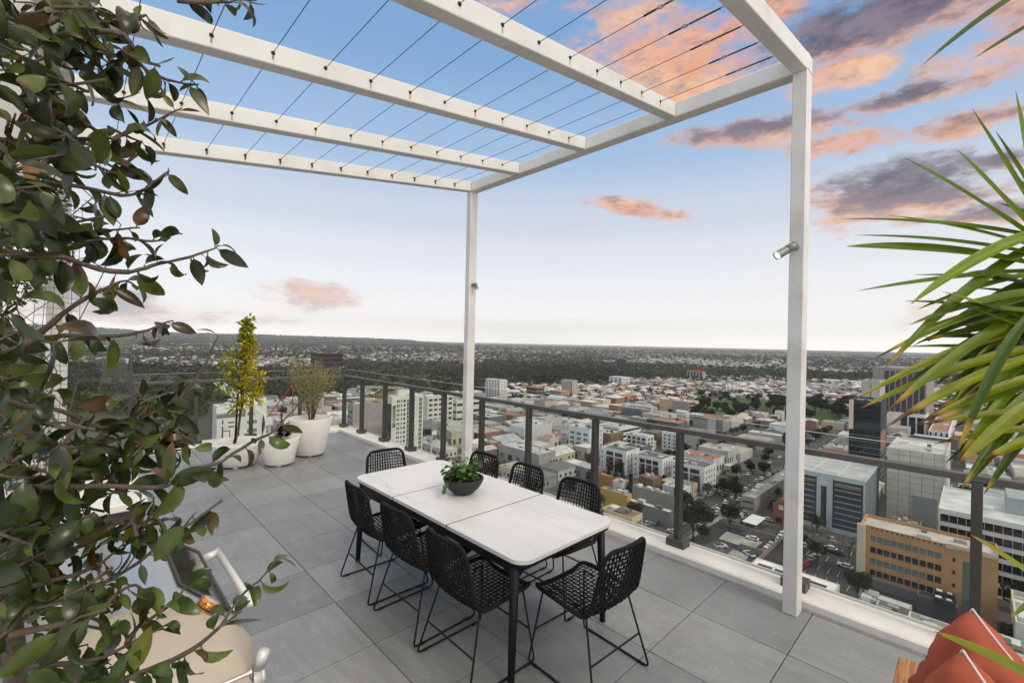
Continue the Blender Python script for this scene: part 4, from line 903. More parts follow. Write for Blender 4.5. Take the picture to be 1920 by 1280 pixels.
# ---------------------------------------------------------------- buildings
OCC = []                                                         # footprints taken
MARKS = []                                                       # landmark phrases for labels
UNIT = {}
def unit(m):
    if m.name not in UNIT:
        b = MB(); b.box((-.5, -.5, -.5), (.5, .5, .5)); me = bpy.data.meshes.new('unit_pane'); me.from_pydata(b.v, [], b.f); me.materials.append(m); UNIT[m.name] = me
    return UNIT[m.name]
def part(name, root, a, b_, m):
    o = bpy.data.objects.new(name, unit(m)); COL.objects.link(o); o.parent = root
    o.location = [(p + q) / 2 for p, q in zip(a, b_)]; o.scale = [abs(q - p) for p, q in zip(a, b_)]; return o
CM = {}
def cm(col, rough=.7):
    k = tuple(round(c, 3) for c in col)
    if k not in CM: CM[k] = mat('paint_%d' % len(CM), k, rough, var=.10, vscale=.4)
    return CM[k]
class Bld:
    def __init__(s, name, label, X0, Y0, X1, Y1, h, wall, roof, parapet=.7, cat='building', mark=None, units=0, group=None, base=0., wm=None):
        s.X, s.Y, s.h = X1 - X0, Y1 - Y0, h; s.hx, s.hy = s.X / 2, s.Y / 2; s.wall = wall
        s.r = thing(name, ((X0 + X1) / 2, (Y0 + Y1) / 2, G), label, cat, group)
        OCC.append((X0 - 2, Y0 - 2, X1 + 2, Y1 + 2))
        if mark: MARKS.append((mark, (X0 + X1) / 2, (Y0 + Y1) / 2))
        b = MB(); b.col = wall; t = .35; x, y, H = s.hx, s.hy, h + parapet
        b.box((-x, -y, base), (x, y, H), 0, top=False, bottom=False)
        if parapet:
            b._add([(-x, -y, H), (x, -y, H), (x, y, H), (-x, y, H), (-x + t, -y + t, H), (x - t, -y + t, H), (x - t, y - t, H), (-x + t, y - t, H), (-x + t, -y + t, h), (x - t, -y + t, h), (x - t, y - t, h), (-x + t, y - t, h)],
                   [(0, 1, 5, 4), (1, 2, 6, 5), (2, 3, 7, 6), (3, 0, 4, 7), (5, 9, 8, 4), (6, 10, 9, 5), (7, 11, 10, 6), (4, 8, 11, 7)])
        s.w = b.build('wall', wm or M_wall, s.r, attr=True)
        b = MB(); b.col = roof; b.quad((-x, -y, h), (x, -y, h), (x, y, h), (-x, y, h)); s.rf = b.build('roof', M_croof, s.r, attr=True)
        for _ in range(units):
            ux, uy = random.uniform(-x * .7, x * .7), random.uniform(-y * .7, y * .7); w, d, k = random.uniform(.5, 1.6), random.uniform(.5, 1.6), random.uniform(.5, 1.4)
            part('rooftop_unit', s.rf, (ux - w, uy - d, h + .01), (ux + w, uy + d, h + k), cm(random.choice([(.5, .5, .48), (.35, .35, .35), (.65, .65, .62), (.12, .12, .12)])))
    # face 'L' looks to -X (u runs along Y from its far end), face 'R' looks to -Y (u runs along X), face 'F' looks to +Y
    def at(s, face, u0, u1, z0, z1, name='window', m=None, out=.06, deep=.2):
        m = m or M_win
        if face == 'L': return part(name, s.r, (-s.hx - out, -s.hy + u0, z0), (-s.hx + deep, -s.hy + u1, z1), m)
        if face == 'R': return part(name, s.r, (-s.hx + u0, -s.hy - out, z0), (-s.hx + u1, -s.hy + deep, z1), m)
    def grid(s, face, nu, nz, wf=.5, hf=.5, z0=1.2, z1=None, u0=None, u1=None, m=None, name='window', skip=0., out=.06):
        z1 = z1 or s.h - .4; span = s.Y if face == 'L' else s.X; u0 = .6 if u0 is None else u0; u1 = span - .6 if u1 is None else u1
        du, dz = (u1 - u0) / nu, (z1 - z0) / nz
        for i in range(nu):
            for j in range(nz):
                if random.random() < skip: continue
                s.at(face, u0 + du * (i + .5 - wf / 2), u0 + du * (i + .5 + wf / 2), z0 + dz * (j + .5 - hf / 2), z0 + dz * (j + .5 + hf / 2), name, m, out)
    def bands(s, face, nz, hf=.55, z0=.6, z1=None, m=None, mull=0, inset=.5, name='window_band'):
        z1 = z1 or s.h - .2; span = s.Y if face == 'L' else s.X; dz = (z1 - z0) / nz
        for j in range(nz):
            a, c = z0 + dz * (j + .5 - hf / 2), z0 + dz * (j + .5 + hf / 2); o = s.at(face, inset, span - inset, a, c, name, m)
            if mull:
                b = MB()
                for i in range(1, mull):
                    u = inset + (span - 2 * inset) * i / mull
                    if face == 'L': b.box((-s.hx - .12, -s.hy + u - .06, a), (-s.hx - .055, -s.hy + u + .06, c))
                    else: b.box((-s.hx + u - .06, -s.hy - .12, a), (-s.hx + u + .06, -s.hy - .055, c))
                b.build('mullions', cm((.45, .45, .44)), s.r)
def fromroof(cx, cy, h, xl, xr):
    p = onz(cx, cy, G + h); X0, Y0 = p[0], p[1]; Y1 = onx(xl, cy, X0)[1]; X1 = ony(xr, cy, Y0)[0]; return X0, Y0, X1, Y1
WHITE, OFFW, CREAM, LG, MG, DG = (.70, .70, .68), (.62, .60, .56), (.58, .52, .42), (.42, .42, .42), (.24, .24, .24), (.07, .075, .08)
# --- three white apartment blocks with red balconies, and their neighbours
def flats(cx, cy, xl, xr, label, mark, nb, h=12.5):
    B = Bld('apartment_block', label, *fromroof(cx, cy, h, xl, xr), h, WHITE, (.13, .13, .125), .8, 'apartment block', mark, 6, 'white apartment blocks with red balconies')
    W_ = B.Y; u0, u1 = W_ * .12, W_ * .80
    B.at('L', u0, u1, .6, 9.0, 'recess', cm((.17, .17, .17)), .03)
    for i in range(nb):
        a = u0 + (u1 - u0) * i / nb; c = u0 + (u1 - u0) * (i + 1) / nb; w = c - a
        B.at('L', a + w * .08, c - w * .08, 9.5, 11.6, 'window', M_win, .07)
        for k in range(3):
            B.at('L', a + w * .12, a + w * .55, 1.0 + 2.75 * k, 2.9 + 2.75 * k, 'window', M_win, .06)
            if k: B.at('L', a + w * .10, a + w * .80, .5 + 2.75 * k, 1.55 + 2.75 * k, 'balcony', cm((.13, .024, .02)), 1.1, 0)
        B.at('L', a + w * .90, a + w * 1.02, .7, 11.9, 'pier', cm(WHITE), .12)
    B.grid('L', 1, 4, .5, .4, .8, 12, W_ * .88, W_ * .96); B.grid('R', 4, 4, .22, .5, .6, 12)
    return B
flats(1174, 849.5, 1126, 1199.5, 'white apartment block with a dark grey roof and red balconies, left one of three', 'left white balcony block', 2)
flats(1242, 864, 1187.5, 1262.5, 'white apartment block with three columns of red balconies, middle one of three', 'middle white balcony block', 3)
flats(1321, 880, 1259, 1343, 'white corner apartment block beside the street trees, right one of three', 'right white balcony block', 2)
B = Bld('apartment_block', 'tall pale blue white apartment block partly behind a balustrade post', *fromroof(1106, 806, 17, 1066, 1131), 17, (.60, .64, .65), (.5, .5, .48), .8, 'apartment block', 'pale blue white block', 4); B.grid('L', 3, 4, .6, .55, 2, 15, m=M_winl); B.grid('R', 4, 5, .25, .4)
B = Bld('apartment_block', 'white terraced apartment building with long dark strip windows behind the balcony blocks', *fromroof(1160, 803, 13, 1121, 1203), 13, WHITE, (.42, .42, .40), .6, 'apartment block', 'strip windowed white block', 6); B.grid('L', 3, 4, .6, .5); B.bands('R', 3, .42, 1, 12)
B = Bld('apartment_block', 'small white apartment block with one red balcony behind the middle balcony block', *fromroof(1213, 820, 12, 1174, 1226), 12, WHITE, (.48, .48, .46), .6, 'apartment block', None, 5); B.grid('L', 4, 4, .6, .62); B.grid('R', 2, 4, .5, .6); B.at('L', B.Y * .3, B.Y * .75, 3.0, 4.0, 'balcony', cm((.13, .024, .02)), 1.0)
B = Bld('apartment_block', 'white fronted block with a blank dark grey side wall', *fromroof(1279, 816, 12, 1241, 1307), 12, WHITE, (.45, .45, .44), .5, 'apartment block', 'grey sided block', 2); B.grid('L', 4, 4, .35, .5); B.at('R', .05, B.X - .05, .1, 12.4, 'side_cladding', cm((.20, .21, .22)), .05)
# --- grey car park and office with blue glass
B = Bld('car_park_building', 'big grey building with blue framed open glass storeys and a pale flat roof', *fromroof(1622, 904, 22, 1470, 1648), 22, (.50, .55, .56), (.46, .47, .48), .5, 'car park', 'blue glass car park', 0)
NB = mat('navy_frame', (.035, .045, .11), .4); W_ = B.Y
for a, c in ((.03, .36), (.58, .86)):
    B.at('L', a * W_, c * W_, 2.0, 20.6, 'glazed_bay', mat('bay_glass', (.05, .065, .075), .1, spec=.6, var=.4, vscale=.3), .05)
    for k in range(8):
        B.at('L', a * W_, c * W_, 3.2 + 2.25 * k, 3.75 + 2.25 * k, 'floor_slab', cm((.26, .28, .29)), .12)
    B.at('L', a * W_, c * W_, 18.35, 18.6, 'orange_strip', cm((.55, .30, .06)), .15)  # plain orange strip across each glazed bay
    for e_ in (a, c): B.at('L', e_ * W_ - .25, e_ * W_ + .25, 1.8, 20.8, 'column', NB, .2)
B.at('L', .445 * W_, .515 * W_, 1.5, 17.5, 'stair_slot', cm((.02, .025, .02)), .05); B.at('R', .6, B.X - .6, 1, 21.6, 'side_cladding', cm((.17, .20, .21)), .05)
for f_ in (.33, .66): part('roof_rib', B.r, (-B.hx, -B.hy + f_ * W_ - .25, 22.01), (B.hx, -B.hy + f_ * W_ + .25, 22.3), cm((.6, .58, .5)))
# --- cream panelled tower
B = Bld('panelled_building', 'tall cream concrete panel building without windows right of the blue glass car park', *fromroof(1776, 858, 31, 1664, 1782), 31, (.56, .54, .46), (.5, .5, .47), 1.0, 'building', 'cream panel tower', 5)
b = MB()
for k in range(11): z = 2.5 + 2.7 * k; b.box((-B.hx - .04, -B.hy, z), (-B.hx + .1, B.hy, z + .14))
for k in range(1, 5): u = -B.hy + B.Y * k / 5; b.box((-B.hx - .045, u - .07, 0), (-B.hx + .1, u + .07, 31.6))
b.build('panel_joints', cm((.22, .21, .18)), B.r); B.at('L', B.Y * .15, B.Y * .55, 0, 14, 'lower_panel', cm((.27, .29, .29)), .5); B.at('L', -.3, B.Y * .03, 0, 32, 'corner_fin', cm((.72, .72, .70)), .4)
# --- dark glass tower
B = Bld('glass_tower', 'slim black glass tower with a cream side fin and a lattice facade', *fromroof(1652, 757, 44, 1592.5, 1663), 44, (.028, .034, .038), (.25, .25, .25), 1.2, 'tower', 'black glass tower', 4)
DGL = mat('black_glass', (.012, .018, .022), .07, spec=.6, var=.6, vscale=.4)
for j in range(9):
    for i in range(8):
        u = B.Y * (.03 + .94 * i / 8) + (.35 if j % 2 else 0); B.at('L', u, u + B.Y * .94 / 8 - .35, 1.5 + 3.1 * j, 4.3 + 3.1 * j, 'window', DGL, .08)
for j in range(4): B.at('L', B.Y * .02, B.Y * .84, 30 + 3.3 * j, 33 + 3.3 * j, 'window_band', DGL, .08)
b = MB()
for j in range(9): b.box((-B.hx - .15, -B.hy, 1.2 + 3.1 * j), (-B.hx, B.hy, 1.42 + 3.1 * j)); b.box((-B.hx, -B.hy - .15, 1.2 + 3.1 * j), (B.hx, -B.hy, 1.42 + 3.1 * j))
b.build('lattice', cm((.26, .25, .20)), B.r); B.at('L', B.Y * .86, B.Y * 1.0, 29, 45, 'fin', cm((.62, .52, .38)), .5); B.at('R', .4, B.X * .8, 18, 29, 'copper_bay', cm((.25, .13, .07)), .08)
# --- striped tower behind it
B = Bld('striped_tower', 'tall beige and black striped tower standing behind the black glass tower', *fromroof(1738, 694, 56, 1637, 1752), 56, (.27, .25, .22), (.25, .25, .25), 1.0, 'tower', 'striped tower', 3)
for i in range(7):
    u = B.Y * (.03 + .11 * i); o = B.at('L', u, u + B.Y * .085, 3, 54, 'window_strip', cm((.03, .032, .035), .2), .05)
b = MB()
for k in range(17): b.box((-B.hx - .12, -B.hy + B.Y * .03, 3 + 3 * k), (-B.hx - .04, B.hy - B.Y * .2, 3.5 + 3 * k))
b.build('spandrels', cm((.09, .085, .09)), B.r)
B = Bld('office_block', 'grey beige lower wing beside the striped tower', *fromroof(1650, 716, 46, 1616, 1660), 46, (.44, .42, .40), (.3, .3, .3), .8, 'office block', None, 2); B.at('L', B.Y * .45, B.Y * .55, 3, 44, 'joint', cm((.2, .19, .18)), .05)
B = Bld('office_block', 'white office block with dark glass bays and pale columns right of the black glass tower', *fromroof(1735, 782, 17, 1662, 1741), 17, (.66, .65, .62), (.4, .4, .4), .7, 'office block', 'dark bayed office', 3)
for i in range(3): B.at('L', B.Y * (.03 + .21 * i), B.Y * (.03 + .21 * i + .17), 1, 16, 'window_bay', DGL, .06)
B = Bld('checked_building', 'white building with a chequered pattern of black windows', *fromroof(1779, 812, 14, 1741, 1795), 14, WHITE, (.3, .15, .08), .6, 'building', 'chequered building', 2)
for i in range(7):
    for j in range(4):
        if (i + j) % 2: B.at('L', B.Y * (.04 + .135 * i), B.Y * (.04 + .135 * i + .10), .6 + 3.3 * j, 3.6 + 3.3 * j, 'window', DGL, .05)
# --- orange brick building
p0 = onz(1872, 1050, G + 18); Yl = onx(1612, 1002, p0[0])[1]
B = Bld('brick_building', 'orange brick building with rows of pale strip windows below the right hand balustrade', p0[0], p0[1], p0[0] + 12, Yl, 18, (.43, .245, .115), (.52, .48, .42), .9, 'building', 'orange brick building', 4)
W_ = B.Y; M_brk = M_wall
for j, m in enumerate((M_win, M_winl, M_win, M_winl)):
    for i in range(10): B.at('L', W_ * (.37 + .055 * i), W_ * (.37 + .055 * i + .045), 4.2 + 3.4 * j, 5.9 + 3.4 * j, 'window', m if not (j == 1 and i < 2) else M_win, .05)
for j in range(4): B.at('L', W_ * .275, W_ * .295, 4.2 + 3.5 * j, 5.2 + 3.5 * j, 'window', M_win, .06); B.at('L', W_ * .10, W_ * .14, 4.0 + 3.5 * j, 5.2 + 3.5 * j, 'window', M_winl, .06)
B.at('L', W_ * .18, W_ * .225, 1, 15.5, 'stair_window', mat('stair_glass', (.16, .18, .14), .2, var=.4, vscale=.6), .06); B.at('L', W_ * .345, W_ * .93, .5, 3.2, 'canopy_band', cm((.16, .165, .165)), .3); B.at('L', W_ * .0, W_ * .34, 18.0, 19.3, 'stained_parapet', mat('stained_render', (.58, .50, .42), .8, dirt=((.38, .15, .07), .9, .50)), .12)
o = B.at('L', W_ * .95, W_ * 1.02, 0, 18.9, 'end_bay', cm((.60, .50, .38)), .9)
for i in range(14): B.at('L', W_ * (.37 + .04 * i), W_ * (.37 + .04 * i + .014), 18.1, 18.6, 'parapet_slot', cm((.05, .03, .02)), .05)
# --- white office with glass bands
X0 = 196.; zt = onx(1759.5, 955, X0)[2]; hh = zt - G; Yl = onx(1759.5, 955, X0)[1]
B = Bld('office_building', 'white office building with long dark glass bands at the right behind the orange brick building', X0, Yl - 58, X0 + 34, Yl, hh, (.64, .64, .62), (.62, .63, .63), .6, 'office building', 'glass banded office', 6)
B.bands('L', 6, .62, .3, hh - .3, DGL, 30); part('plant_screen', B.r, (-4, -18, hh + .02), (14, 14, hh + 5), cm((.36, .39, .41))); part('roof_deck', B.r, (-15, -6, hh + .02), (-7, 10, hh + .8), cm((.22, .22, .23)))
# --- low roofs right under the balustrade
B = Bld('shop_building', 'white flat roof with dark solar panels beside the car park', 145.7, 26, 157.4, 47.7, 5, (.5, .5, .48), (.74, .74, .72), .15, 'building', 'solar panel roof')
SOL = mat('solar_panel', (.018, .019, .024), .25, var=.3, vscale=1.5); 
for i in range(2):
    for j in range(4): part('solar_panel', B.rf, (-3.4 + 3.0 * i, -8.5 + 4.6 * j, 5.05), (-.7 + 3.0 * i, -4.6 + 4.6 * j, 5.13), SOL)
def low(name, label, pts_px, z, wall, roof, mark=None, units=0, parapet=.3, cat='building'):
    P = np.array([onz(x, y, G + z)[:2] for x, y in pts_px]); (x0, y0), (x1, y1) = P.min(0), P.max(0)
    return Bld(name, label, x0, y0, x1, y1, z, wall, roof, parapet, cat, mark, units)
low('shed', 'pale blue grey metal roofed shed in front of the orange brick building', [(1622, 1105), (1708, 1143)], 5, (.35, .33, .30), (.50, .54, .55), None, 1, .05, 'shed')
B = low('shop_building', 'black flat roof with two air conditioning boxes below the orange brick building', [(1722, 1105), (1796, 1140)], 5, (.10, .10, .10), (.04, .04, .042), 'black flat roof', 0, .2)
for k in (-1, 1):
    o = part('air_conditioner', B.r, (-1.6 + 2.3 * k, -3.4, 5.05), (.2 + 2.3 * k, .6, 6.7), cm((.03, .03, .03))); part('fan_housing', B.r, (-1.2 + 2.3 * k, -.9, 6.72), (-.1 + 2.3 * k, .3, 6.95), cm((.7, .7, .7))); part('fan_housing', B.r, (-1.2 + 2.3 * k, -2.8, 6.72), (-.1 + 2.3 * k, -1.8, 6.9), cm((.5, .5, .5)))
low('shop_building', 'pinkish grey flat roof inside a cream parapet just under the kerb', [(1705, 1150), (1800, 1200)], 6, (.55, .52, .43), (.36, .31, .29), 'cream parapet roof', 2, .8)
low('shop_building', 'cluttered roof with vents and pipes beside the pale metal shed', [(1610, 1120), (1690, 1148)], 4, (.45, .40, .33), (.40, .33, .26), None, 12, .3)
low('shop_building', 'cream roof with ledges at the right edge beside the orange brick building', [(1895, 1110), (1960, 1190)], 9, (.58, .55, .48), (.40, .41, .41), None, 4, 1.0)
low('shop_building', 'grey roof with pipework behind the back cushion', [(1840, 1180), (1940, 1240)], 6, (.5, .48, .45), (.3, .3, .3), None, 8, .6)
# --- centre foreground: sheds and shops between the balcony blocks and the deck edge
B = low('shop_building', 'cream brick building with a brown flat roof and rows of narrow windows', [(1128, 955), (1205, 965)], 8, (.56, .46, .30), (.24, .19, .15), 'cream brick building', 6, .7); B.grid('R', 10, 2, .5, .5, .6, 7.4)
low('warehouse', 'long light grey metal shed roof beside the small yard of parked cars', [(1172, 935), (1262, 957)], 6, (.22, .22, .22), (.58, .57, .54), 'long grey shed', 3, .05, 'warehouse')
low('warehouse', 'tan and grey warehouse roof in front of the middle balcony block', [(1190, 908), (1268, 932)], 7, (.36, .32, .28), (.46, .41, .35), None, 8, .3, 'warehouse')
B = low('shop_building', 'bright yellow walled building with a pale roof next to four dark conifers', [(1135, 912), (1176, 930)], 8, (.48, .31, .08), (.42, .39, .35), 'yellow walled building', 5, .4)
low('shop_building', 'low orange ended building with a tan roof below the left balcony block', [(1124, 888), (1190, 903)], 4, (.50, .22, .08), (.48, .36, .22), None, 0, .2)
B = low('shed', 'small pale roofed kiosk in the grey car yard', [(1355, 950), (1386, 966)], 3.2, (.45, .45, .44), (.66, .66, .65), None, 0, .05, 'kiosk')
P = onz(1427, 963, G + 3); B = thing('carport', (197, 61, G), 'white flat carport canopy on posts in the grey car yard', 'carport'); b = MB(); b.box((-6, -2.6, 3.0), (5.5, 2.6, 3.18)); b.build('canopy', cm((.74, .74, .73)), B)
for x in (-5, 4.5):
    for y in (-2.2, 2.2): part('post', B, (x - .1, y - .1, 0), (x + .1, y + .1, 3), cm((.3, .3, .3)))
OCC.append((190, 57, 203, 65))
B = low('warehouse', 'red brick hall with an arched gable and pale roof across the street', [(1449, 945), (1510, 928)], 8, (.26, .10, .065), (.52, .52, .50), 'red brick gable hall', 0, .2); 
b = MB(); w = B.hy; pl = [(-w, 8.2), (w, 8.2), (w, 9), (w * .6, 9.4), (w * .45, 10.4), (w * .2, 11.2), (-w * .2, 11.2), (-w * .45, 10.4), (-w * .6, 9.4), (-w, 9)]
b._add([(-B.hx - .05, y, z) for y, z in pl] + [(-B.hx + .4, y, z) for y, z in pl], [tuple(range(9, -1, -1)), tuple(range(10, 20))] + [(j, (j + 1) % 10, (j + 1) % 10 + 10, j + 10) for j in range(10)]); b.col = (.26, .10, .065)
b.c = [(.26, .10, .065)] * len(b.v); b.build('gable', M_wall, B.r, attr=True); B.at('L', B.Y * .36, B.Y * .64, 6.6, 8.4, 'window', cm((.6, .57, .52)), .1); B.at('L', B.Y * .1, B.Y * .3, .2, 3.6, 'roller_door', cm((.04, .04, .04)), .06); B.at('L', B.Y * .45, B.Y * .8, 1.2, 3.2, 'window', M_win, .08)
B = low('warehouse', 'long grey flat roofed warehouse beside the street next to the red brick gable hall', [(1390, 930), (1500, 880)], 7, (.33, .30, .27), (.33, .32, .29), 'long street warehouse', 9, .6); B.grid('L', 6, 2, .7, .3)
for pts, lb in (([(1188, 0), (0, 0)], None),): pass
# --- mid distance landmarks
def mark_b(name, label, cx, cy, h, xl, xr, wall, roof, mark, cat='building', u=2, fn=None):
    B = Bld(name, label, *fromroof(cx, cy, h, xl, xr), h, wall, roof, .5, cat, mark, u)
    if fn: fn(B)
    return B
def bl(n, hf=.5, m=None): return lambda B: (B.bands('L', n, hf, m=m), B.bands('R', n, hf, m=m))
def gr(a, c, n): return lambda B: (B.grid('L', a, n, .5, .5), B.grid('R', c, n, .5, .5))
mark_b('apartment_tower', 'white apartment tower with dark window columns standing before the dark parkland', 938, 713, 26, 911, 951, (.66, .66, .64), (.3, .3, .3), 'white parkland tower', 'apartment tower', 3, gr(5, 4, 8))
mark_b('apartment_building', 'brown brick block with a taller tower part right of the white parkland tower', 1008, 727, 14, 987, 1021, (.27, .15, .09), (.35, .25, .18), 'brown brick block', 'building', 1, bl(3))
mark_b('apartment_building', 'tan brick building with a curved end near the parkland', 1052, 734, 10, 1032, 1068, (.45, .33, .20), (.38, .22, .15), 'tan curved building', 'building', 1, bl(3, .3))
mark_b('apartment_tower', 'cream balcony tower beside the parkland in the middle distance', 1074, 714, 22, 1053, 1083, (.52, .47, .40), (.3, .3, .3), 'cream balcony tower', 'apartment tower', 2, gr(5, 3, 7))
mark_b('office_building', 'white office block with horizontal bands before the green sports field', 1167, 708, 15, 1142, 1181, (.66, .67, .66), (.5, .5, .5), 'banded white office', 'office building', 1, gr(3, 5, 5))
mark_b('apartment_building', 'tan and dusky pink apartment building near the mid distance park', 1292, 754, 15, 1236, 1303, (.46, .36, .24), (.45, .42, .40), 'tan pink apartments', 'apartment building', 5, lambda B: (B.at('L', .2, B.Y * .55, .5, 14.8, 'pink_wall', cm((.33, .26, .25)), .05), B.bands('R', 4, .6)))
mark_b('office_building', 'dark office with a bright red roof sign in front of the tree belt', 1318, 697, 20, 1288, 1323, (.30, .29, .28), (.4, .4, .4), 'red signed office', 'office building', 1, lambda B: (B.grid('L', 5, 1, .4, .9), part('sign', B.r, (-B.hx - .2, -B.hy, 20.6), (-B.hx + .3, B.hy * .2, 25), cm((.55, .06, .03)))))
mark_b('office_building', 'far dark blue glass box building among the suburbs', 1172, 674, 24, 1157, 1175, (.02, .045, .07), (.1, .1, .1), 'blue glass box', 'office building', 0)
mark_b('office_tower', 'dark brown office tower with white rooftop plant beyond the pots', 593, 662, 50, 583, 643, (.035, .028, .024), (.5, .5, .48), 'dark brown tower', 'office tower', 4, bl(7, .35, DGL))
B = mark_b('warehouse', 'wide white industrial hall at the right beyond the park', 1612, 716, 9, 1540, 1617, (.66, .66, .65), (.68, .68, .67), 'white industrial hall', 'warehouse', 3)
for (px, lb) in ((1362, 'left'), (1367, 'second'), (1370, 'third'), (1375.5, 'right')):
    p = onz(px, 737, G); b = MB(); b.tube([(p[0], p[1], G), (p[0], p[1], G + 13)], 1.0, 10); tag(b.build('chimney', cm((.62, .60, .55))), {'left': 'leftmost of four slim white chimneys in the middle distance', 'second': 'second from the left of four slim white chimneys', 'third': 'third from the left of four slim white chimneys', 'right': 'rightmost of four slim white chimneys in the middle distance'}[lb], 'chimney', 'four slim white chimneys')
# white tower with the sign, seen through the left part of the balustrade
p = onz(745, 845, G); X0, Y0 = p[0] - 0, p[1]; hh = 38.
B = Bld('apartment_tower', 'tall white tower with small windows and a dark vertical sign behind the left balustrade', *fromroof(735, 745, hh, 726, 794), hh, (.66, .66, .60), (.55, .55, .52), .8, 'apartment tower', 'white sign tower', 3)
W_ = B.X; B.at('L', .2, B.Y - .2, 0, hh - 4, 'glass_corner', mat('violet_glass', (.045, .045, .06), .15, var=.5, vscale=.5), .08)
for u in (.17, .22, .30, .38):
    for j in range(13): B.at('R', W_ * u - .4, W_ * u + (.9 if u > .35 else .35), 2.2 + 2.7 * j, 3.7 + 2.7 * j, 'window', M_win, .05)
B.at('R', W_ * .47, W_ * .53, 0, hh - 2, 'stair_slot', cm((.10, .10, .09)), .06)
for j in range(13): B.at('R', W_ * .475, W_ * .525, 2 + 2.7 * j, 2.5 + 2.7 * j, 'landing', cm((.5, .5, .46)), .3); B.at('R', W_ * .86, W_ * .96, 2 + 2.7 * j, 4.2 + 2.7 * j, 'balcony_bay', cm((.15, .16, .14)), .05); B.at('R', W_ * .68, W_ * .72, 2.4 + 2.7 * j, 3.8 + 2.7 * j, 'window', M_win, .05)
part('plant_room', B.r, (-B.hx * .5, -B.hy * .3, hh + .02), (B.hx * .5, B.hy * .7, hh + 3.6), cm((.66, .66, .62)))
sg = B.at('R', W_ * .03, W_ * .115, hh - 18, hh - 5, 'sign', cm((.11, .11, .085)), .25)
tx = bpy.data.curves.new('lettering', 'FONT'); tx.body = 'OTUSI'; tx.size = 2.9; tx.align_x = 'CENTER'; tx.align_y = 'CENTER'; tx.extrude = .02; to = bpy.data.objects.new('lettering', tx); COL.objects.link(to)
bpy.context.view_layer.update(); me = bpy.data.meshes.new_from_object(to.evaluated_get(bpy.context.evaluated_depsgraph_get())); bpy.data.objects.remove(to); me.materials.clear(); me.materials.append(cm((.62, .62, .55)))
to = bpy.data.objects.new('lettering', me); COL.objects.link(to)
to.parent = B.r; to.matrix_local = Matrix(((0, 1, 0, -B.hx + W_ * .0725), (0, 0, -1, -B.hy - .33), (-1, 0, 0, hh - 11.5), (0, 0, 0, 1)))
B = Bld('concrete_building', 'blank grey concrete building left of the white sign tower', *fromroof(662, 760, 30, 652, 717), 30, (.33, .32, .30), (.35, .35, .33), .8, 'building', 'blank concrete building', 2); B.grid('L', 2, 7, .6, .5, 4, 27)
B = Bld('apartment_building', 'cream apartment wing with dark balcony slots right of the white sign tower', *fromroof(802, 745, 26, 794, 850), 26, (.60, .58, .52), (.5, .5, .48), .8, 'apartment building', 'cream balcony wing', 4); B.grid('R', 5, 6, .7, .45)
B = Bld('apartment_building', 'white apartment building with a low row of grey windows behind the far pergola post', *fromroof(856, 752, 20, 848, 905), 20, (.62, .61, .57), (.5, .49, .46), .8, 'apartment building', None, 3); B.bands('L', 3, .35); B.bands('R', 3, .35)
# white building with a tower crane behind the pots
B = Bld('white_building', 'white stepped building with brown bands behind the yellow green tree', *fromroof(407, 764, 24, 399, 500), 24, (.66, .66, .64), (.55, .55, .53), .8, 'building', 'white stepped building', 4)
W_ = B.Y
W_ = B.X
for j in range(3): B.at('R', W_ * .60, W_ * .80, 5 + 6 * j, 7.4 + 6 * j, 'window_band', cm((.18, .17, .15)), .06)
B.at('R', W_ * .0, W_ * .56, 16.5, 19, 'brown_band', cm((.19, .16, .14)), .12); B.at('R', -W_ * .02, W_ * .58, 20, 23.5, 'white_canopy', cm(WHITE), .6); B.at('R', W_ * .10, W_ * .26, 1, 8, 'porch_frame', cm((.10, .09, .08)), .3); B.at('R', W_ * .13, W_ * .24, 1, 7.3, 'porch_wall', cm(WHITE), .4)
for u in (.10, .42, .9):
    for k in range(3): B.at('R', W_ * u, W_ * (u + .025), 3.5 + 4.4 * k, 6.5 + 4.4 * k, 'window', M_win, .05)
for k in range(2): B.at('R', W_ * .22, W_ * .34, 9.6 + 3 * k, 10.8 + 3 * k, 'window', M_winl, .05)
part('upper_storey', B.r, (W_ * .08, -B.hy * .8, 24.02), (W_ * .5, B.hy * .9, 28.5), cm(WHITE)); part('curved_roof', B.r, (-W_ * .3, -B.hy * .5, 24.02), (W_ * .02, B.hy * .5, 26), cm((.6, .6, .58)))
def lattice(b, a, c, w, n):
    a, c = np.array(a, float), np.array(c, float); t = _n(c - a); u = np.array((0, 0, 1.)) if abs(t[2]) < .9 else np.array((1., 0, 0)); u = _n(u - t * np.dot(u, t)); v = np.cross(t, u)
    K_ = [(u * i + v * j) * w / 2 for i, j in ((-1, -1), (1, -1), (1, 1), (-1, 1))]
    for k in K_: b.tube([a + k, c + k], .2, 4)
    for i in range(n):
        for q in range(4): b.tube([a + (c - a) * i / n + K_[q], a + (c - a) * (i + 1) / n + K_[(q + 1) % 4]], .13, 4)
def crane(px, ytop, Y_, name_label, jib):
    p = ony(px, 800, Y_); zt = ony(px, ytop, Y_)[2]; t = thing('tower_crane', (p[0], p[1], G), name_label, 'crane'); b = MB(); h = zt - G; lattice(b, (0, 0, 0), (0, 0, h), 2.2, 16); b.build('mast', cm((.70, .70, .68)), t); jib(t, h)
def jibA(t, h):
    b = MB(); lattice(b, (0, 0, h), (-14, 14, h + 14), 1.6, 8); b.build('jib', cm((.70, .70, .68)), t)
    b = MB(); b.tube([(0, 0, h), (8, -4, h + 13)], .24, 5); b.tube([(8, -4, h + 13), (8.3, -4.2, h - 4)], .2, 5); b.build('counter_jib', cm((.34, .05, .04)), t); part('cab', t, (-1.5, -3.2, h - 2), (1.2, -1.2, h + .6), cm((.6, .6, .58)))
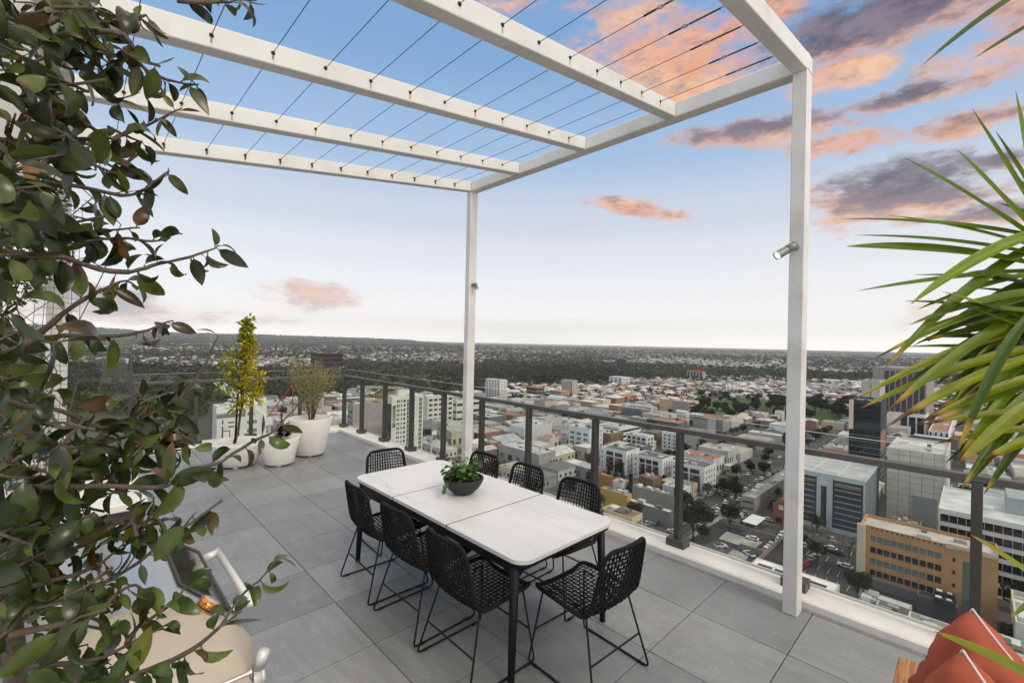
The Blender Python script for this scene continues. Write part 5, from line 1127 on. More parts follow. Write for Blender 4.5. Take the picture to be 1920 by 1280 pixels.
crane(499, 784, 190, 'white tower crane with red tie bars beside the white stepped building', jibA)
def jibB(t, h):
    b = MB(); lattice(b, (4, -4, h), (-24, 24, h), 1.2, 12); b.build('jib', cm((.66, .64, .60)), t); part('counterweight', t, (3, -6, h - 1.6), (6, -3, h + 1.4), cm((.35, .12, .08))); part('trolley', t, (-8, 8, h - 2), (-7, 9, h - .6), cm((.6, .35, .05)))
    b = MB(); b.tube([(4, -4, h), (0, 0, h + 5), (-14, 14, h + .5)], .12, 4); b.build('tie_bar', cm((.5, .48, .45)), t)
crane(752, 727, 300, 'tower crane with a long horizontal jib above the white sign tower', jibB)

# ---------------------------------------------------------------- generic city fabric
def in_park(x, y):
    dy = y - hz(x)
    if x < 640: return 58 < dy < 150 and not (380 < x < 640 and dy > 120)
    if x < 905: return 40 < dy < 98
    if x < 1040: return 36 < dy < 80
    if x < 1150: return 33 < dy < 78
    if x < 1300: return 33 < dy < 62
    if x < 1500: return 37 < dy < 56 or (1288 < x and 95 < dy < 136)
    if x < 1640: return 41 < dy < 58 or (x < 1600 and 98 < dy < 142)
    return False
OCC += [(138, 74, 480, 92), (144, -60, 160, 320), (156, 0, 206, 75), (156, 123, 440, 140), (328, -70, 344, 340)]
ROOFC = [((.60, .60, .58), 'white', 3), ((.46, .46, .45), 'pale grey', 4.5), ((.30, .30, .30), 'grey', 3.5), ((.15, .155, .16), 'charcoal', 1.6), ((.45, .39, .32), 'tan', 3.4), ((.26, .095, .06), 'red', 1.0), ((.36, .17, .09), 'terracotta', .8), ((.40, .44, .45), 'bluish grey', 1.2), ((.20, .15, .12), 'brown', 1)]
WALLC = [((.55, .54, .52), 'white', 4), ((.50, .44, .34), 'cream', 3), ((.30, .29, .28), 'grey', 3), ((.24, .14, .10), 'brick', 1.4), ((.14, .14, .14), 'dark', 1), ((.40, .26, .13), 'ochre', .4)]
def pick(P): i = random.choices(range(len(P)), [p[2] for p in P])[0]; c = np.array(P[i][0]) * random.uniform(.85, 1.12); return tuple(np.clip(c, 0, .8)), P[i][1]
def free(x0, y0, x1, y1): return all(x1 < a or x0 > c or y1 < b_ or y0 > d for a, b_, c, d in OCC)
def gable(b, x, y, z, rise, ax, ov=.4):
    x += ov; y += ov
    if ax: b._add([(-x, -y, z), (x, -y, z), (x, y, z), (-x, y, z), (-x, 0, z + rise), (x, 0, z + rise)], [(0, 1, 5, 4), (2, 3, 4, 5), (0, 4, 3), (1, 2, 5)])
    else: b._add([(-x, -y, z), (x, -y, z), (x, y, z), (-x, y, z), (0, -y, z + rise), (0, y, z + rise)], [(0, 4, 5, 3), (1, 2, 5, 4), (0, 1, 4), (2, 3, 5)])
def hip(b, x, y, z, rise, ov=.5):
    x += ov; y += ov; k = min(x, y)
    if x > y: b._add([(-x, -y, z), (x, -y, z), (x, y, z), (-x, y, z), (-x + k, 0, z + rise), (x - k, 0, z + rise)], [(0, 1, 5, 4), (2, 3, 4, 5), (0, 4, 3), (1, 2, 5)])
    else: b._add([(-x, -y, z), (x, -y, z), (x, y, z), (-x, y, z), (0, -y + k, z + rise), (0, y - k, z + rise)], [(0, 4, 5, 3), (1, 2, 5, 4), (0, 1, 4), (2, 3, 5)])
PEND = []                                                        # (object, attribute phrase, x, y, tail) for labels
def gen_building(x, y, w, d, small):
    rc, rn = pick(ROOFC); wc, wn = pick(WALLC); h = random.uniform(3.2, 5) if small else random.uniform(4.5, 8.5) if random.random() < .85 else random.uniform(9, 13)
    ty = random.choices(['flat', 'gable', 'hip', 'multi'], (2, 3, 3, .5) if small else (6, 2, .7, 2))[0]
    if ty in ('gable', 'hip') and not small and rn in ('red', 'terracotta') and random.random() < .6: rc, rn = (.46, .46, .45), 'pale grey'
    t = thing('house' if small else 'warehouse' if ty != 'flat' else 'commercial_building', (x, y, G)); b = MB(); b.col = wc; b.box((-w / 2, -d / 2, 0), (w / 2, d / 2, h + (.5 if ty == 'flat' else 0)), 0, top=False, bottom=False)
    if ty == 'flat':
        H = h + .5; k = .3; X, Y_ = w / 2, d / 2
        b._add([(-X, -Y_, H), (X, -Y_, H), (X, Y_, H), (-X, Y_, H), (-X + k, -Y_ + k, H), (X - k, -Y_ + k, H), (X - k, Y_ - k, H), (-X + k, Y_ - k, H), (-X + k, -Y_ + k, h), (X - k, -Y_ + k, h), (X - k, Y_ - k, h), (-X + k, Y_ - k, h)],
               [(0, 1, 5, 4), (1, 2, 6, 5), (2, 3, 7, 6), (3, 0, 4, 7), (5, 9, 8, 4), (6, 10, 9, 5), (7, 11, 10, 6), (4, 8, 11, 7)])
    b.build('wall', M_wall, t, attr=True); r = MB(); r.col = rc
    if ty == 'flat': r.quad((-w / 2, -d / 2, h), (w / 2, -d / 2, h), (w / 2, d / 2, h), (-w / 2, d / 2, h))
    elif ty == 'gable': gable(r, w / 2, d / 2, h, min(w, d) * .18, w > d)
    elif ty == 'hip': hip(r, w / 2, d / 2, h, min(w, d) * .22)
    else:
        n = 3
        for i in range(n):
            q = MB(); q.col = rc; gable(q, w / 2 / n, d / 2, h, w / n * .25, False, 0); o = (i - (n - 1) / 2) * w / n
            r._add([(a + o, b2, c2) for a, b2, c2 in q.v], q.f)
    ro = r.build('roof', M_croof, t, attr=True); dist = math.hypot(x, y)
    if ty == 'flat' and dist < 330:
        for _ in range(random.randint(1, 2)):
            ux, uy, ln = random.uniform(-w * .3, w * .3), random.uniform(-d * .3, d * .3), random.uniform(.15, .35)
            part('roof_pipe', ro, (ux - .12, uy - d * ln, h + .15), (ux + .12, uy + d * ln, h + .4), cm((.45, .45, .44)))
            part('skylight', ro, (-ux - .6, uy - 1.2, h + .01), (-ux + .6, uy + 1.2, h + .22), cm((.62, .64, .64)))
    if ty == 'flat' and dist < 520:
        for _ in range(random.randint(3, 8) if dist < 330 else random.randint(1, 3)):
            ux, uy, s1, s2 = random.uniform(-w * .38, w * .38), random.uniform(-d * .38, d * .38), random.uniform(.25, 1.1), random.uniform(.25, 1.1)
            part('rooftop_unit', ro, (ux - s1, uy - s2, h + .01), (ux + s1, uy + s2, h + random.uniform(.4, 1.3)), cm(random.choice([(.5, .5, .48), (.35, .35, .35), (.65, .65, .62), (.12, .12, .12)])))
    if dist < 330:
        nw = random.randint(3, 5); ww = d / nw
        for i in range(nw):
            if random.random() < .8: part('window', t, (-w / 2 - .06, -d / 2 + ww * (i + .25), h * .35), (-w / 2 + .1, -d / 2 + ww * (i + .75), h * .62), random.choice((M_win, M_winl)))
            if y > 60 and random.random() < .6: part('window', t, (-w / 2 + w / nw * (i + .3), -d / 2 - .06, h * .3), (-w / 2 + w / nw * (i + .7), -d / 2 + .1, h * .6), M_win)
        part('door', t, (-w / 2 - .07, d * .30, .05), (-w / 2 + .1, d * .30 + min(2.6, d * .2), 2.6), cm((.10, .10, .11)))
    size = 'large ' if w * d > 700 else 'small ' if w * d < 130 else ''
    nm = {'flat': 'flat roofed', 'gable': 'gable roofed', 'hip': 'hip roofed', 'multi': 'ridged roof'}[ty]
    PEND.append((t, '%s%s %s %s with %s walls' % (size, rn, nm, 'house' if small else 'warehouse' if ty != 'flat' else 'shop building', wn), x, y))
    t['category'] = 'house' if small else 'warehouse' if ty != 'flat' else 'building'; t['group'] = 'houses of the inner suburb' if small else 'low warehouses and shops of the inner city'
    OCC.append((x - w / 2 - .8, y - d / 2 - .8, x + w / 2 + .8, y + d / 2 + .8))
def visible(x, y, m=30):
    px, py = proj((x, y, G)); 
    if (ROT.T @ (np.array((x, y, G)) - EYE))[2] > -20: return None
    lim = 1070 + (px - 1393) * .385 if px > 640 else 830
    return (px, py) if -m < px < 1930 + m and py < lim + 25 else None
# larger lots near the tower
cand = []
for i in range(0, 30):
    for j in range(-14, 26):
        x = 118 + i * 24 + random.uniform(-2, 2); y = -50 + j * 23 + random.uniform(-2, 2); cand.append((math.hypot(x, y), x, y))
cand.sort(); nb = 0; TREESPOT = []
for dist, x, y in cand:
    v = visible(x, y)
    if not v or in_park(*v) or nb >= 215: continue
    if v[1] - hz(v[0]) < 112 + (20 if v[0] < 700 else 0) * 0: continue
    w, d = random.uniform(15, 23), random.uniform(13, 22)
    if random.random() < .22: w, d = random.choice(((random.uniform(32, 46), random.uniform(18, 22)), (random.uniform(17, 22), random.uniform(34, 46))))
    if random.random() < .06: TREESPOT.append((x, y)); continue
    for k in (1., .8, .62, .5):
        if free(x - w * k / 2, y - d * k / 2, x + w * k / 2, y + d * k / 2): gen_building(x, y, w * k, d * k, False); nb += 1; break
    else: TREESPOT.append((x + random.uniform(-6, 6), y + random.uniform(-6, 6)))
    if random.random() < .3: TREESPOT.append((x + 12, y + random.uniform(-8, 8)))
fill = []
for i in range(0, 56):
    for j in range(-26, 48):
        x = 116 + i * 12.5 + random.uniform(-3, 3); y = -60 + j * 12 + random.uniform(-3, 3); fill.append((math.hypot(x, y), x, y))
fill.sort(); nf = 0
for dist, x, y in fill:
    v = visible(x, y)
    if not v or in_park(*v) or nf >= 210 or v[1] - hz(v[0]) < 112: continue
    w, d = random.uniform(7, 14), random.uniform(7, 13)
    for k in (1.35, 1., .7):
        if free(x - w * k / 2, y - d * k / 2, x + w * k / 2, y + d * k / 2): gen_building(x, y, w * k, d * k, False); nf += 1; break
# houses of the inner suburb: the nearest as things, the rest as one mass
cand = []
for i in range(95):
    for j in range(-24, 95):
        x = 250 + i * 15.5 + random.uniform(-3, 3); y = -110 + j * 14.5 + random.uniform(-3, 3); v = visible(x, y)
        if not v: continue
        dy = v[1] - hz(v[0])
        if in_park(*v) or dy >= 114 or dy < 42: continue
        cand.append((math.hypot(x, y), x, y))
cand.sort(); nh = 0; far_h = []
for dist, x, y in cand:
    w, d = random.uniform(9, 15), random.uniform(8.5, 13)
    if random.random() < .10: w *= 1.9; d *= 1.4
    if random.random() < .26: TREESPOT.append((x, y)); continue
    if not free(x - w / 2, y - d / 2, x + w / 2, y + d / 2): continue
    if nh < 215: gen_building(x, y, w, d, True); nh += 1
    else: far_h.append((x, y, w, d)); OCC.append((x - w / 2, y - d / 2, x + w / 2, y + d / 2)) if False else None
# rest of the suburbs, thinning towards the horizon
def patch(x, y, k=1.): return .5 + .27 * math.sin(x * .0031 * k + 1.7 * math.sin(y * .0023 * k)) + .27 * math.sin(y * .0041 * k + 2.1 * math.sin(x * .0017 * k + .6))
for _ in range(15500):
    px = random.uniform(-40, 1990); dy = 4.5 + 62 * random.random() ** 1.25; x, y = onz(px, hz(px) + dy, G)[:2]
    if in_park(px, hz(px) + dy): continue
    if px > 1240 and 10 < dy < 13.5 and random.random() < .93: continue                   # open airfield grass
    if patch(x, y) < random.uniform(.1, .75): continue
    s = 1 + max(0, math.hypot(x, y) - 1500) / 3500; big = random.random() < (.16 if 1100 < px < 1900 and 18 < dy < 45 else .05)
    if px < 1100 and random.random() < .35: continue
    far_h.append((x, y, random.uniform(9, 16) * s * (3 if big else 1), random.uniform(9, 14) * s * (2 if big else 1)))
IND = set()
for _ in range(1500):                                            # houses climbing the hills
    px = random.uniform(100, 830); p = ray(px, hz(px)); r = random.uniform(5600, 9000) * (1 if random.random() < .7 else .9); q = _n(np.array((p[0], p[1], 0))) * r; far_h.append((q[0], q[1], random.uniform(14, 40), random.uniform(14, 30)))
for _ in range(900):                                             # pale industrial roofs towards the airfield
    px = random.uniform(1120, 1960); dy = 16 + 26 * random.random(); x, y = onz(px, hz(px) + dy, G)[:2]
    if patch(x + 900, y, 1.5) > .45 and not in_park(px, hz(px) + dy): far_h.append((x, y, random.uniform(30, 80), random.uniform(25, 50))); IND.add(len(far_h) - 1)
n = len(far_h); A = np.array(far_h); hh = rng.uniform(3.2, 6, n) * (1 + np.maximum(0, np.hypot(A[:, 0], A[:, 1]) - 2500) / 9000); z0 = np.array([ghill(x, y) for x, y in A[:, :2]])
rise = np.minimum(A[:, 2], A[:, 3]) * .2 * (rng.random(n) < .7) * (A[:, 2] < 25) + .02; th = rng.choice([0, .15, -.12, .6], n, p=[.55, .2, .15, .1])
loc = np.array([(-1, -1, 0), (1, -1, 0), (1, 1, 0), (-1, 1, 0), (-1, -1, 1), (1, -1, 1), (1, 1, 1), (-1, 1, 1), (-1.06, -1.06, 1), (1.06, -1.06, 1), (1.06, 1.06, 1), (-1.06, 1.06, 1), (-.55, 0, 2), (.55, 0, 2)], float)
lx = loc[None, :, 0] * A[:, 2:3] / 2; ly = loc[None, :, 1] * A[:, 3:4] / 2; lz = np.where(loc[None, :, 2] >= 1, hh[:, None], 0) + np.where(loc[None, :, 2] == 2, rise[:, None], 0)
c_, s_ = np.cos(th)[:, None], np.sin(th)[:, None]; V = np.stack([A[:, :1] + lx * c_ - ly * s_, A[:, 1:2] + lx * s_ + ly * c_, z0[:, None] + lz], -1).reshape(-1, 3)
fb = np.array([(0, 1, 5, 4), (1, 2, 6, 5), (2, 3, 7, 6), (3, 0, 4, 7), (8, 9, 13, 12), (10, 11, 12, 13), (8, 12, 11, 11), (9, 10, 13, 13)]); fb[6] = (8, 12, 12, 11); fb[7] = (9, 10, 10, 13)
quads = np.array([(0, 1, 5, 4), (1, 2, 6, 5), (2, 3, 7, 6), (3, 0, 4, 7), (8, 9, 13, 12), (10, 11, 12, 13)]); tris = np.array([(8, 12, 11), (9, 10, 13)])
T3 = np.concatenate([quads[:, [0, 1, 2]], quads[:, [0, 2, 3]], tris]); Fq = (np.arange(n)[:, None, None] * 14 + T3[None]).reshape(-1, 3)
rcol = np.array([p[0] for p in ROOFC]); rp = np.array([4, 5, 4, 1.5, 2, .9, .8, 1, 1.5]); ri = rng.choice(len(rcol), n, p=rp / rp.sum()); wcol = np.array([p[0] for p in WALLC])[rng.choice(len(WALLC), n)]
ri[list(IND)] = 0; Cc = np.zeros((n, 14, 3)); Cc[:, :8] = wcol[:, None] * .7; Cc[:, 8:] = (rcol[ri] * rng.uniform(.45, 1.1, (n, 1)))[:, None]
o = npmesh('suburb_houses', V, Fq, M_wall, Cc.reshape(-1, 3)); tag(o, 'mass of tiny houses and sheds filling the suburbs out to the horizon', 'houses', kind='stuff')

# ---------------------------------------------------------------- trees
def crown_mesh(name, n, R, Hh, lo, cols, q, sparse=1., seed=1):
    r = random.Random(seed); V, Fs, Cs = [], [], []
    lobes = [(np.array((r.uniform(-.55, .55) * R, r.uniform(-.55, .55) * R, lo + (Hh - lo) * r.uniform(.25, .85))), R * r.uniform(.34, .6), r.choice(cols)) for _ in range(9)] + [(np.array((0, 0, lo + (Hh - lo) * .55)), R * .7, cols[0])]
    for k in range(n):
        c, rad, col = r.choice(lobes); a = r.uniform(0, 2 * PI); z = r.uniform(-.75, 1); s = math.sqrt(1 - z * z); rr = rad * r.uniform(.72, 1.06)
        p = c + np.array((s * math.cos(a), s * math.sin(a), z * .8)) * rr; p[2] = max(lo * .8, min(Hh, p[2]))
        u = np.array((r.uniform(-1, 1), r.uniform(-1, 1), r.uniform(-.6, .6))); w = np.cross(u, (r.uniform(-1, 1), r.uniform(-1, 1), r.uniform(-1, 1))); u = _n(u + 1e-6) * q * r.uniform(.6, 1.3); w = _n(w + 1e-6) * q * r.uniform(.6, 1.3)
        o = len(V); V += [p - u - w * .6, p + u - w, p + u * .7 + w, p - u + w * .8]; Fs.append((o, o + 1, o + 2, o + 3)); cc = np.array(col) * r.uniform(.65, 1.35); Cs += [cc] * 4
    return V, Fs, Cs
def tree_proto(name, n, R, Hh, lo, cols, q, seed):
    t = thing(name, (0, 0, -500)); V, Fs, Cs = crown_mesh('crown', n, R, Hh, lo, cols, q, seed=seed); npmesh('crown', V, Fs, M_crown, Cs, parent=t)
    b = MB(); b.tube([(0, 0, 0), (.1, 0, lo * .6), (0, .1, lo), (.2, 0, Hh * .7)], [.32, .26, .22, .08], 7); rr = random.Random(seed)
    for k in range(6): a = k * 1.05; b.tube([(0, 0, lo * .8), (R * .35 * math.cos(a), R * .35 * math.sin(a), lo + (Hh - lo) * .35), (R * .7 * math.cos(a), R * .7 * math.sin(a), lo + (Hh - lo) * .6)], [.16, .1, .04], 5)
    b.build('trunk', M_trunk, t); return t
PROTO = {
 'gum': (tree_proto('gum_tree', 1500, 4.6, 11.5, 3.0, [(.030, .040, .016), (.040, .050, .02), (.022, .03, .013), (.055, .06, .026)], .30, 3), 'dark olive spreading gum tree'),
 'green': (tree_proto('leafy_tree', 1100, 3.4, 7.5, 2.0, [(.035, .065, .016), (.05, .085, .02), (.026, .05, .014)], .28, 5), 'green rounded tree'),
 'dark': (tree_proto('leafy_tree', 1100, 3.6, 8.5, 1.8, [(.02, .032, .012), (.028, .042, .016), (.016, .026, .011)], .28, 8), 'dark green dense tree'),
 'brown': (tree_proto('leafy_tree', 800, 3.4, 7.5, 2.0, [(.075, .058, .042), (.06, .052, .035), (.09, .07, .05)], .22, 11), 'bare brownish winter tree')}
def conifer():
    t = thing('conifer', (0, 0, -500)); V, Fs, Cs = [], [], []; r = random.Random(4)
    for k in range(1300):
        z = r.uniform(.6, 9); R = 1.9 * (1 - z / 9.6) * (1 + .25 * math.sin(z * 5)); a = r.uniform(0, 2 * PI); p = np.array((R * math.cos(a), R * math.sin(a), z)) * np.array((r.uniform(.6, 1),) * 2 + (1,)); u = np.array((math.cos(a), math.sin(a), -.35)) * .35; w = np.array((-math.sin(a), math.cos(a), r.uniform(-.3, .3))) * .16
        o = len(V); V += [p - w, p + u, p + w, p - u * .4]; Fs.append((o, o + 1, o + 2, o + 3)); c = np.array((.018, .038, .014)) * r.uniform(.6, 1.4); Cs += [c] * 4
    npmesh('crown', V, Fs, M_crown, Cs, parent=t); b = MB(); b.tube([(0, 0, 0), (0, 0, 8.5)], [.2, .04], 6); b.build('trunk', M_trunk, t); return t
def bare():
    t = thing('bare_tree', (0, 0, -500)); b = MB(); r = random.Random(9)
    def br(p, d, l, rad, k):
        q = p + d * l; b.tube([p, (p + q) / 2 + np.array((r.uniform(-.1, .1), r.uniform(-.1, .1), .05)) * l, q], [rad, rad * .8, rad * .6], 4)
        if k:
            for _ in range(3 if k > 1 else 4): br(q, _n(d + np.array((r.uniform(-.8, .8), r.uniform(-.8, .8), r.uniform(-.1, .5)))), l * r.uniform(.55, .8), rad * .55, k - 1)
    br(np.array((0, 0, 0.)), np.array((0, 0, 1.)), 2.6, .2, 4); b.build('branches', mat('bare_bark', (.06, .05, .042), .9), t); return t
def palm():
    t = thing('palm_tree', (0, 0, -500)); b = MB(); b.tube([(0, 0, 0), (.1, 0, 6)], [.35, .25], 8); b.build('trunk', M_trunk, t); V, Fs, Cs = [], [], []; r = random.Random(2)
    for k in range(46):
        a = r.uniform(0, 2 * PI); e_ = r.uniform(-.5, 1.2); leafmesh(V, Fs, Cs, np.array((.1, 0, 6)), np.array((math.cos(a), math.sin(a), e_)), np.array((0, 0, 1.)), r.uniform(2.2, 3.2), .55, np.array((.035, .045, .02)) * r.uniform(.7, 1.4), curl=.9, segs=5)
    npmesh('crown', V, Fs, M_crown, Cs, parent=t); return t
PROTO['conifer'] = (conifer(), 'pointed dark green conifer'); PROTO['bare'] = (bare(), 'leafless winter tree'); PROTO['palm'] = (palm(), 'short palm tree')
def put_tree(kind, x, y, s, label=None):
    p, ph = PROTO[kind]; t = copy_tree(p); t.location = (x, y, G + .1); t.scale = (s * random.uniform(.9, 1.1), s * random.uniform(.9, 1.1), s); t.rotation_euler = (0, 0, random.uniform(0, 6.28)); t['category'] = 'tree'; t['group'] = 'trees of the city below'
    if label: t['label'] = label
    else: PEND.append((t, ('tall ' if s > 1.3 else 'small ' if s < .8 else '') + ph, x, y))
def px_tree(kind, px, py, s, label=None): p = onz(px, py, G); put_tree(kind, p[0], p[1], s, label)
px_tree('gum', 1300, 1012, 1.25, 'large olive gum tree at the near corner of the dark car park'); px_tree('gum', 1320, 1000, .9, 'smaller olive gum tree behind the large gum by the car park')
for i, (px, py, lb) in enumerate([(1141, 903, 'leftmost'), (1154, 908, 'second'), (1167, 905, 'third'), (1182, 927, 'rightmost')]): px_tree('conifer', px, py, 1.0 + .12 * (i % 2), lb + ' of four dark conifers beside the yellow walled building')
px_tree('dark', 1357, 928, 1.0, 'dark round street tree at the corner of the right balcony block'); px_tree('dark', 1379, 934, 1.0, 'dark round street tree beside the long street warehouse'); px_tree('palm', 1339, 888, 1.0, 'short palm tree behind the right balcony block')
px_tree('green', 1432, 892, 1.0, 'green tree along the far part of the street'); px_tree('bare', 1290, 930, 1.2, 'leafless tree near the right balcony block corner'); px_tree('bare', 1402, 905, 1.2, 'leafless street tree before the long street warehouse')
px_tree('bare', 1526, 1012, 1.2, 'leafless tree in front of the blue glass car park'); px_tree('bare', 1540, 1016, 1.0, 'second leafless tree under the blue glass car park'); px_tree('bare', 1592, 1048, 1.3, 'leafless tree beside the orange brick building')
k = 0
for x, y in sorted(TREESPOT, key=lambda p: math.hypot(*p)):
    v = visible(x, y)
    if v and not in_park(*v) and k < 190 and all(not (a + 2 < x < c - 2 and b_ + 2 < y < d - 2) for a, b_, c, d in OCC[-460:]): put_tree(random.choices(['dark', 'green', 'gum', 'brown'], (4, 3, 2, 2))[0], x, y, random.uniform(.6, 1.0)); k += 1
for _ in range(120):
    px = random.uniform(1290, 1600); py = hz(px) + random.uniform(97, 138) ; 
    if 1470 < px < 1508: continue
    if random.random() < .35 and py > hz(px) + 125: continue
    px_tree(random.choices(['dark', 'green', 'gum'], (5, 3, 3))[0], px, py, random.uniform(.9, 1.5))
for p, _ in PROTO.values():
    for c in p.children_recursive: bpy.data.objects.remove(c)
    bpy.data.objects.remove(p)
# parkland, street trees and bush far off as one mass
spots_ = []
for _ in range(9500):
    px = random.uniform(-40, 1700); dy = random.uniform(33, 195)
    if not in_park(px, hz(px) + dy): continue
    if 1288 < px < 1600 and dy > 94: continue
    if (1048 < px < 1205 and 59 < dy < 67) or (728 < px < 800 and 64 < dy < 73) or (130 < px < 255 and 112 < dy < 146 and random.random() < .9): continue
    if 640 < px < 880 and 76 < dy < 98 and random.random() < .5: continue
    spots_.append((px, dy, 1.0))
for _ in range(21000): px = random.uniform(-40, 1990); spots_.append((px, 4.2 + 62 * random.random() ** 1.3, .8))
for _ in range(3600): px = random.uniform(640, 1990); spots_.append((px, random.uniform(42, 116), .5))
P = []
for px, dy, s in spots_:
    if px > 1240 and 10 < dy < 13.5 and random.random() < .93: continue
    x, y = onz(px, hz(px) + dy, G)[:2]; dist = math.hypot(x, y)
    if s == .5 and in_park(px, hz(px) + dy): continue
    if s == .8 and patch(x, y) > random.uniform(.3, 1.25): continue
    P.append((x, y, (1 + max(0, dist - 1600) / 2200) * s * random.uniform(.75, 1.35), ghill(x, y), s))
for _ in range(5200): px = random.uniform(60, 880); p = ray(px, hz(px)); q = _n(np.array((p[0], p[1], 0))) * random.uniform(5200, 9700); P.append((q[0], q[1], random.uniform(3, 5), ghill(q[0], q[1]), 2))
P = np.array(P); n = len(P); m = 26
a = rng.uniform(0, 2 * PI, (n, m)); z = rng.uniform(-.6, 1, (n, m)); rr = rng.uniform(.7, 1.1, (n, m)); s_ = np.sqrt(1 - z * z); S_ = P[:, 2:3]; wide = rng.uniform(.85, 1.25, (n, 1))
cx = P[:, 0:1] + s_ * np.cos(a) * rr * 4.6 * S_ * wide; cy = P[:, 1:2] + s_ * np.sin(a) * rr * 4.6 * S_ * wide; tall = rng.uniform(.7, 1.25, (n, 1)) * np.where(P[:, 4:5] == 2, .6, 1.); cz = P[:, 3:4] + (5.2 + z * 4.2 * rr) * np.minimum(S_, 1.9) * tall
cen = np.stack([cx, cy, cz], -1).reshape(-1, 3); N_ = len(cen); sz = np.repeat(P[:, 2] * 1.55, m)[:, None]
u = rng.normal(size=(N_, 3)); u /= np.linalg.norm(u, axis=1)[:, None]; w = np.cross(u, rng.normal(size=(N_, 3))); w /= np.linalg.norm(w, axis=1)[:, None]; u *= sz * rng.uniform(.6, 1.2, (N_, 1)); w *= sz * rng.uniform(.5, 1, (N_, 1))
V = np.stack([cen - u - w * .7, cen + u - w, cen + u * .8 + w, cen - u + w * .8], 1).reshape(-1, 3)
pal = np.array([(.028, .038, .018), (.040, .052, .022), (.05, .062, .024), (.062, .062, .036), (.075, .062, .045)]); tc_ = pal[rng.choice(5, n, p=[.28, .26, .16, .16, .14])] * rng.uniform(.75, 1.25, (n, 1)) * (.62 + .85 * np.array([patch(x * 1.9, y * 1.9) for x, y in P[:, :2]]))[:, None]; cc = np.repeat(np.repeat(tc_, m, 0) * rng.uniform(.7, 1.3, (N_, 1)), 4, 0)
o = npmesh('tree_mass', V, np.arange(N_ * 4).reshape(-1, 4), M_crown, cc); tag(o, 'dark parkland woods and suburban trees merging toward the hills', 'woods', kind='stuff')

# ---------------------------------------------------------------- cars
M_car = {k: mat('car_' + k, c, .3, spec=.5, var=.03) for k, c in dict(white=(.68, .68, .68), silver=(.38, .39, .40), black=(.03, .03, .032), red=(.35, .03, .04), blue=(.10, .13, .2), yellow=(.62, .45, .02), grey=(.16, .17, .18)).items()}
M_tyre = mat('tyre', (.02, .02, .02), .8); CARP = {}
def car(colr, x, y, rz, ute=False):
    if (colr, ute) not in CARP:
        t = thing('parked_car', (0, 0, -500)); b = MB(); pr = [(-2.2, .35), (-2.25, .75), (-2.1, .95), (-1.3, .98), (1.2, 1.0), (1.9, .92), (2.15, .75), (2.2, .35)]
        nn = len(pr); vs = [(x_, y_ * (.86 if 0 < i < nn - 1 else .8), z_) for y_ in (-1, 1) for i, (x_, z_) in enumerate(pr)]
        b._add(vs, [tuple(range(nn)), tuple(range(2 * nn - 1, nn - 1, -1))] + [(j, j + nn, (j + 1) % nn + nn, (j + 1) % nn) for j in range(nn)])
        x0, x1 = ((-.2, 1.0) if ute else (-1.75, .95)); b._add([(x0 + .35, -.6, 1.5), (x1 - .55, -.6, 1.5), (x1 - .55, .6, 1.5), (x0 + .35, .6, 1.5), (x0 + .3, -.63, 1.44), (x1 - .5, -.63, 1.44), (x1 - .5, .63, 1.44), (x0 + .3, .63, 1.44)], [(0, 1, 2, 3), (4, 5, 1, 0), (5, 6, 2, 1), (6, 7, 3, 2), (7, 4, 0, 3)])
        b.build('body', M_car[colr], t); g = MB(); g._add([(x0, -.78, .97), (x1, -.78, .97), (x1, .78, .97), (x0, .78, .97), (x0 + .3, -.63, 1.44), (x1 - .5, -.63, 1.44), (x1 - .5, .63, 1.44), (x0 + .3, .63, 1.44)], [(0, 1, 5, 4), (1, 2, 6, 5), (2, 3, 7, 6), (3, 0, 4, 7)]); g.build('windows', M_win, t)
        if ute: q = MB(); q.box((-2.1, -.7, .985), (-.3, .7, 1.02)); q.build('tray', M_tyre, t)
        for wx in (-1.35, 1.35):
            for wy in (-.8, .8): q = MB(); q.tube([(wx, wy - .1, .33), (wx, wy + .1, .33)], .33, 10); q.build('wheel', M_tyre, t)
        CARP[(colr, ute)] = t
    t = copy_tree(CARP[(colr, ute)]); t.location = (x, y, G + .15); t.rotation_euler = (0, 0, rz); t['category'] = 'car'; t['group'] = 'parked cars below the tower'; PEND.append((t, '%s parked %s' % (colr, 'pickup' if ute else 'car'), x, y))
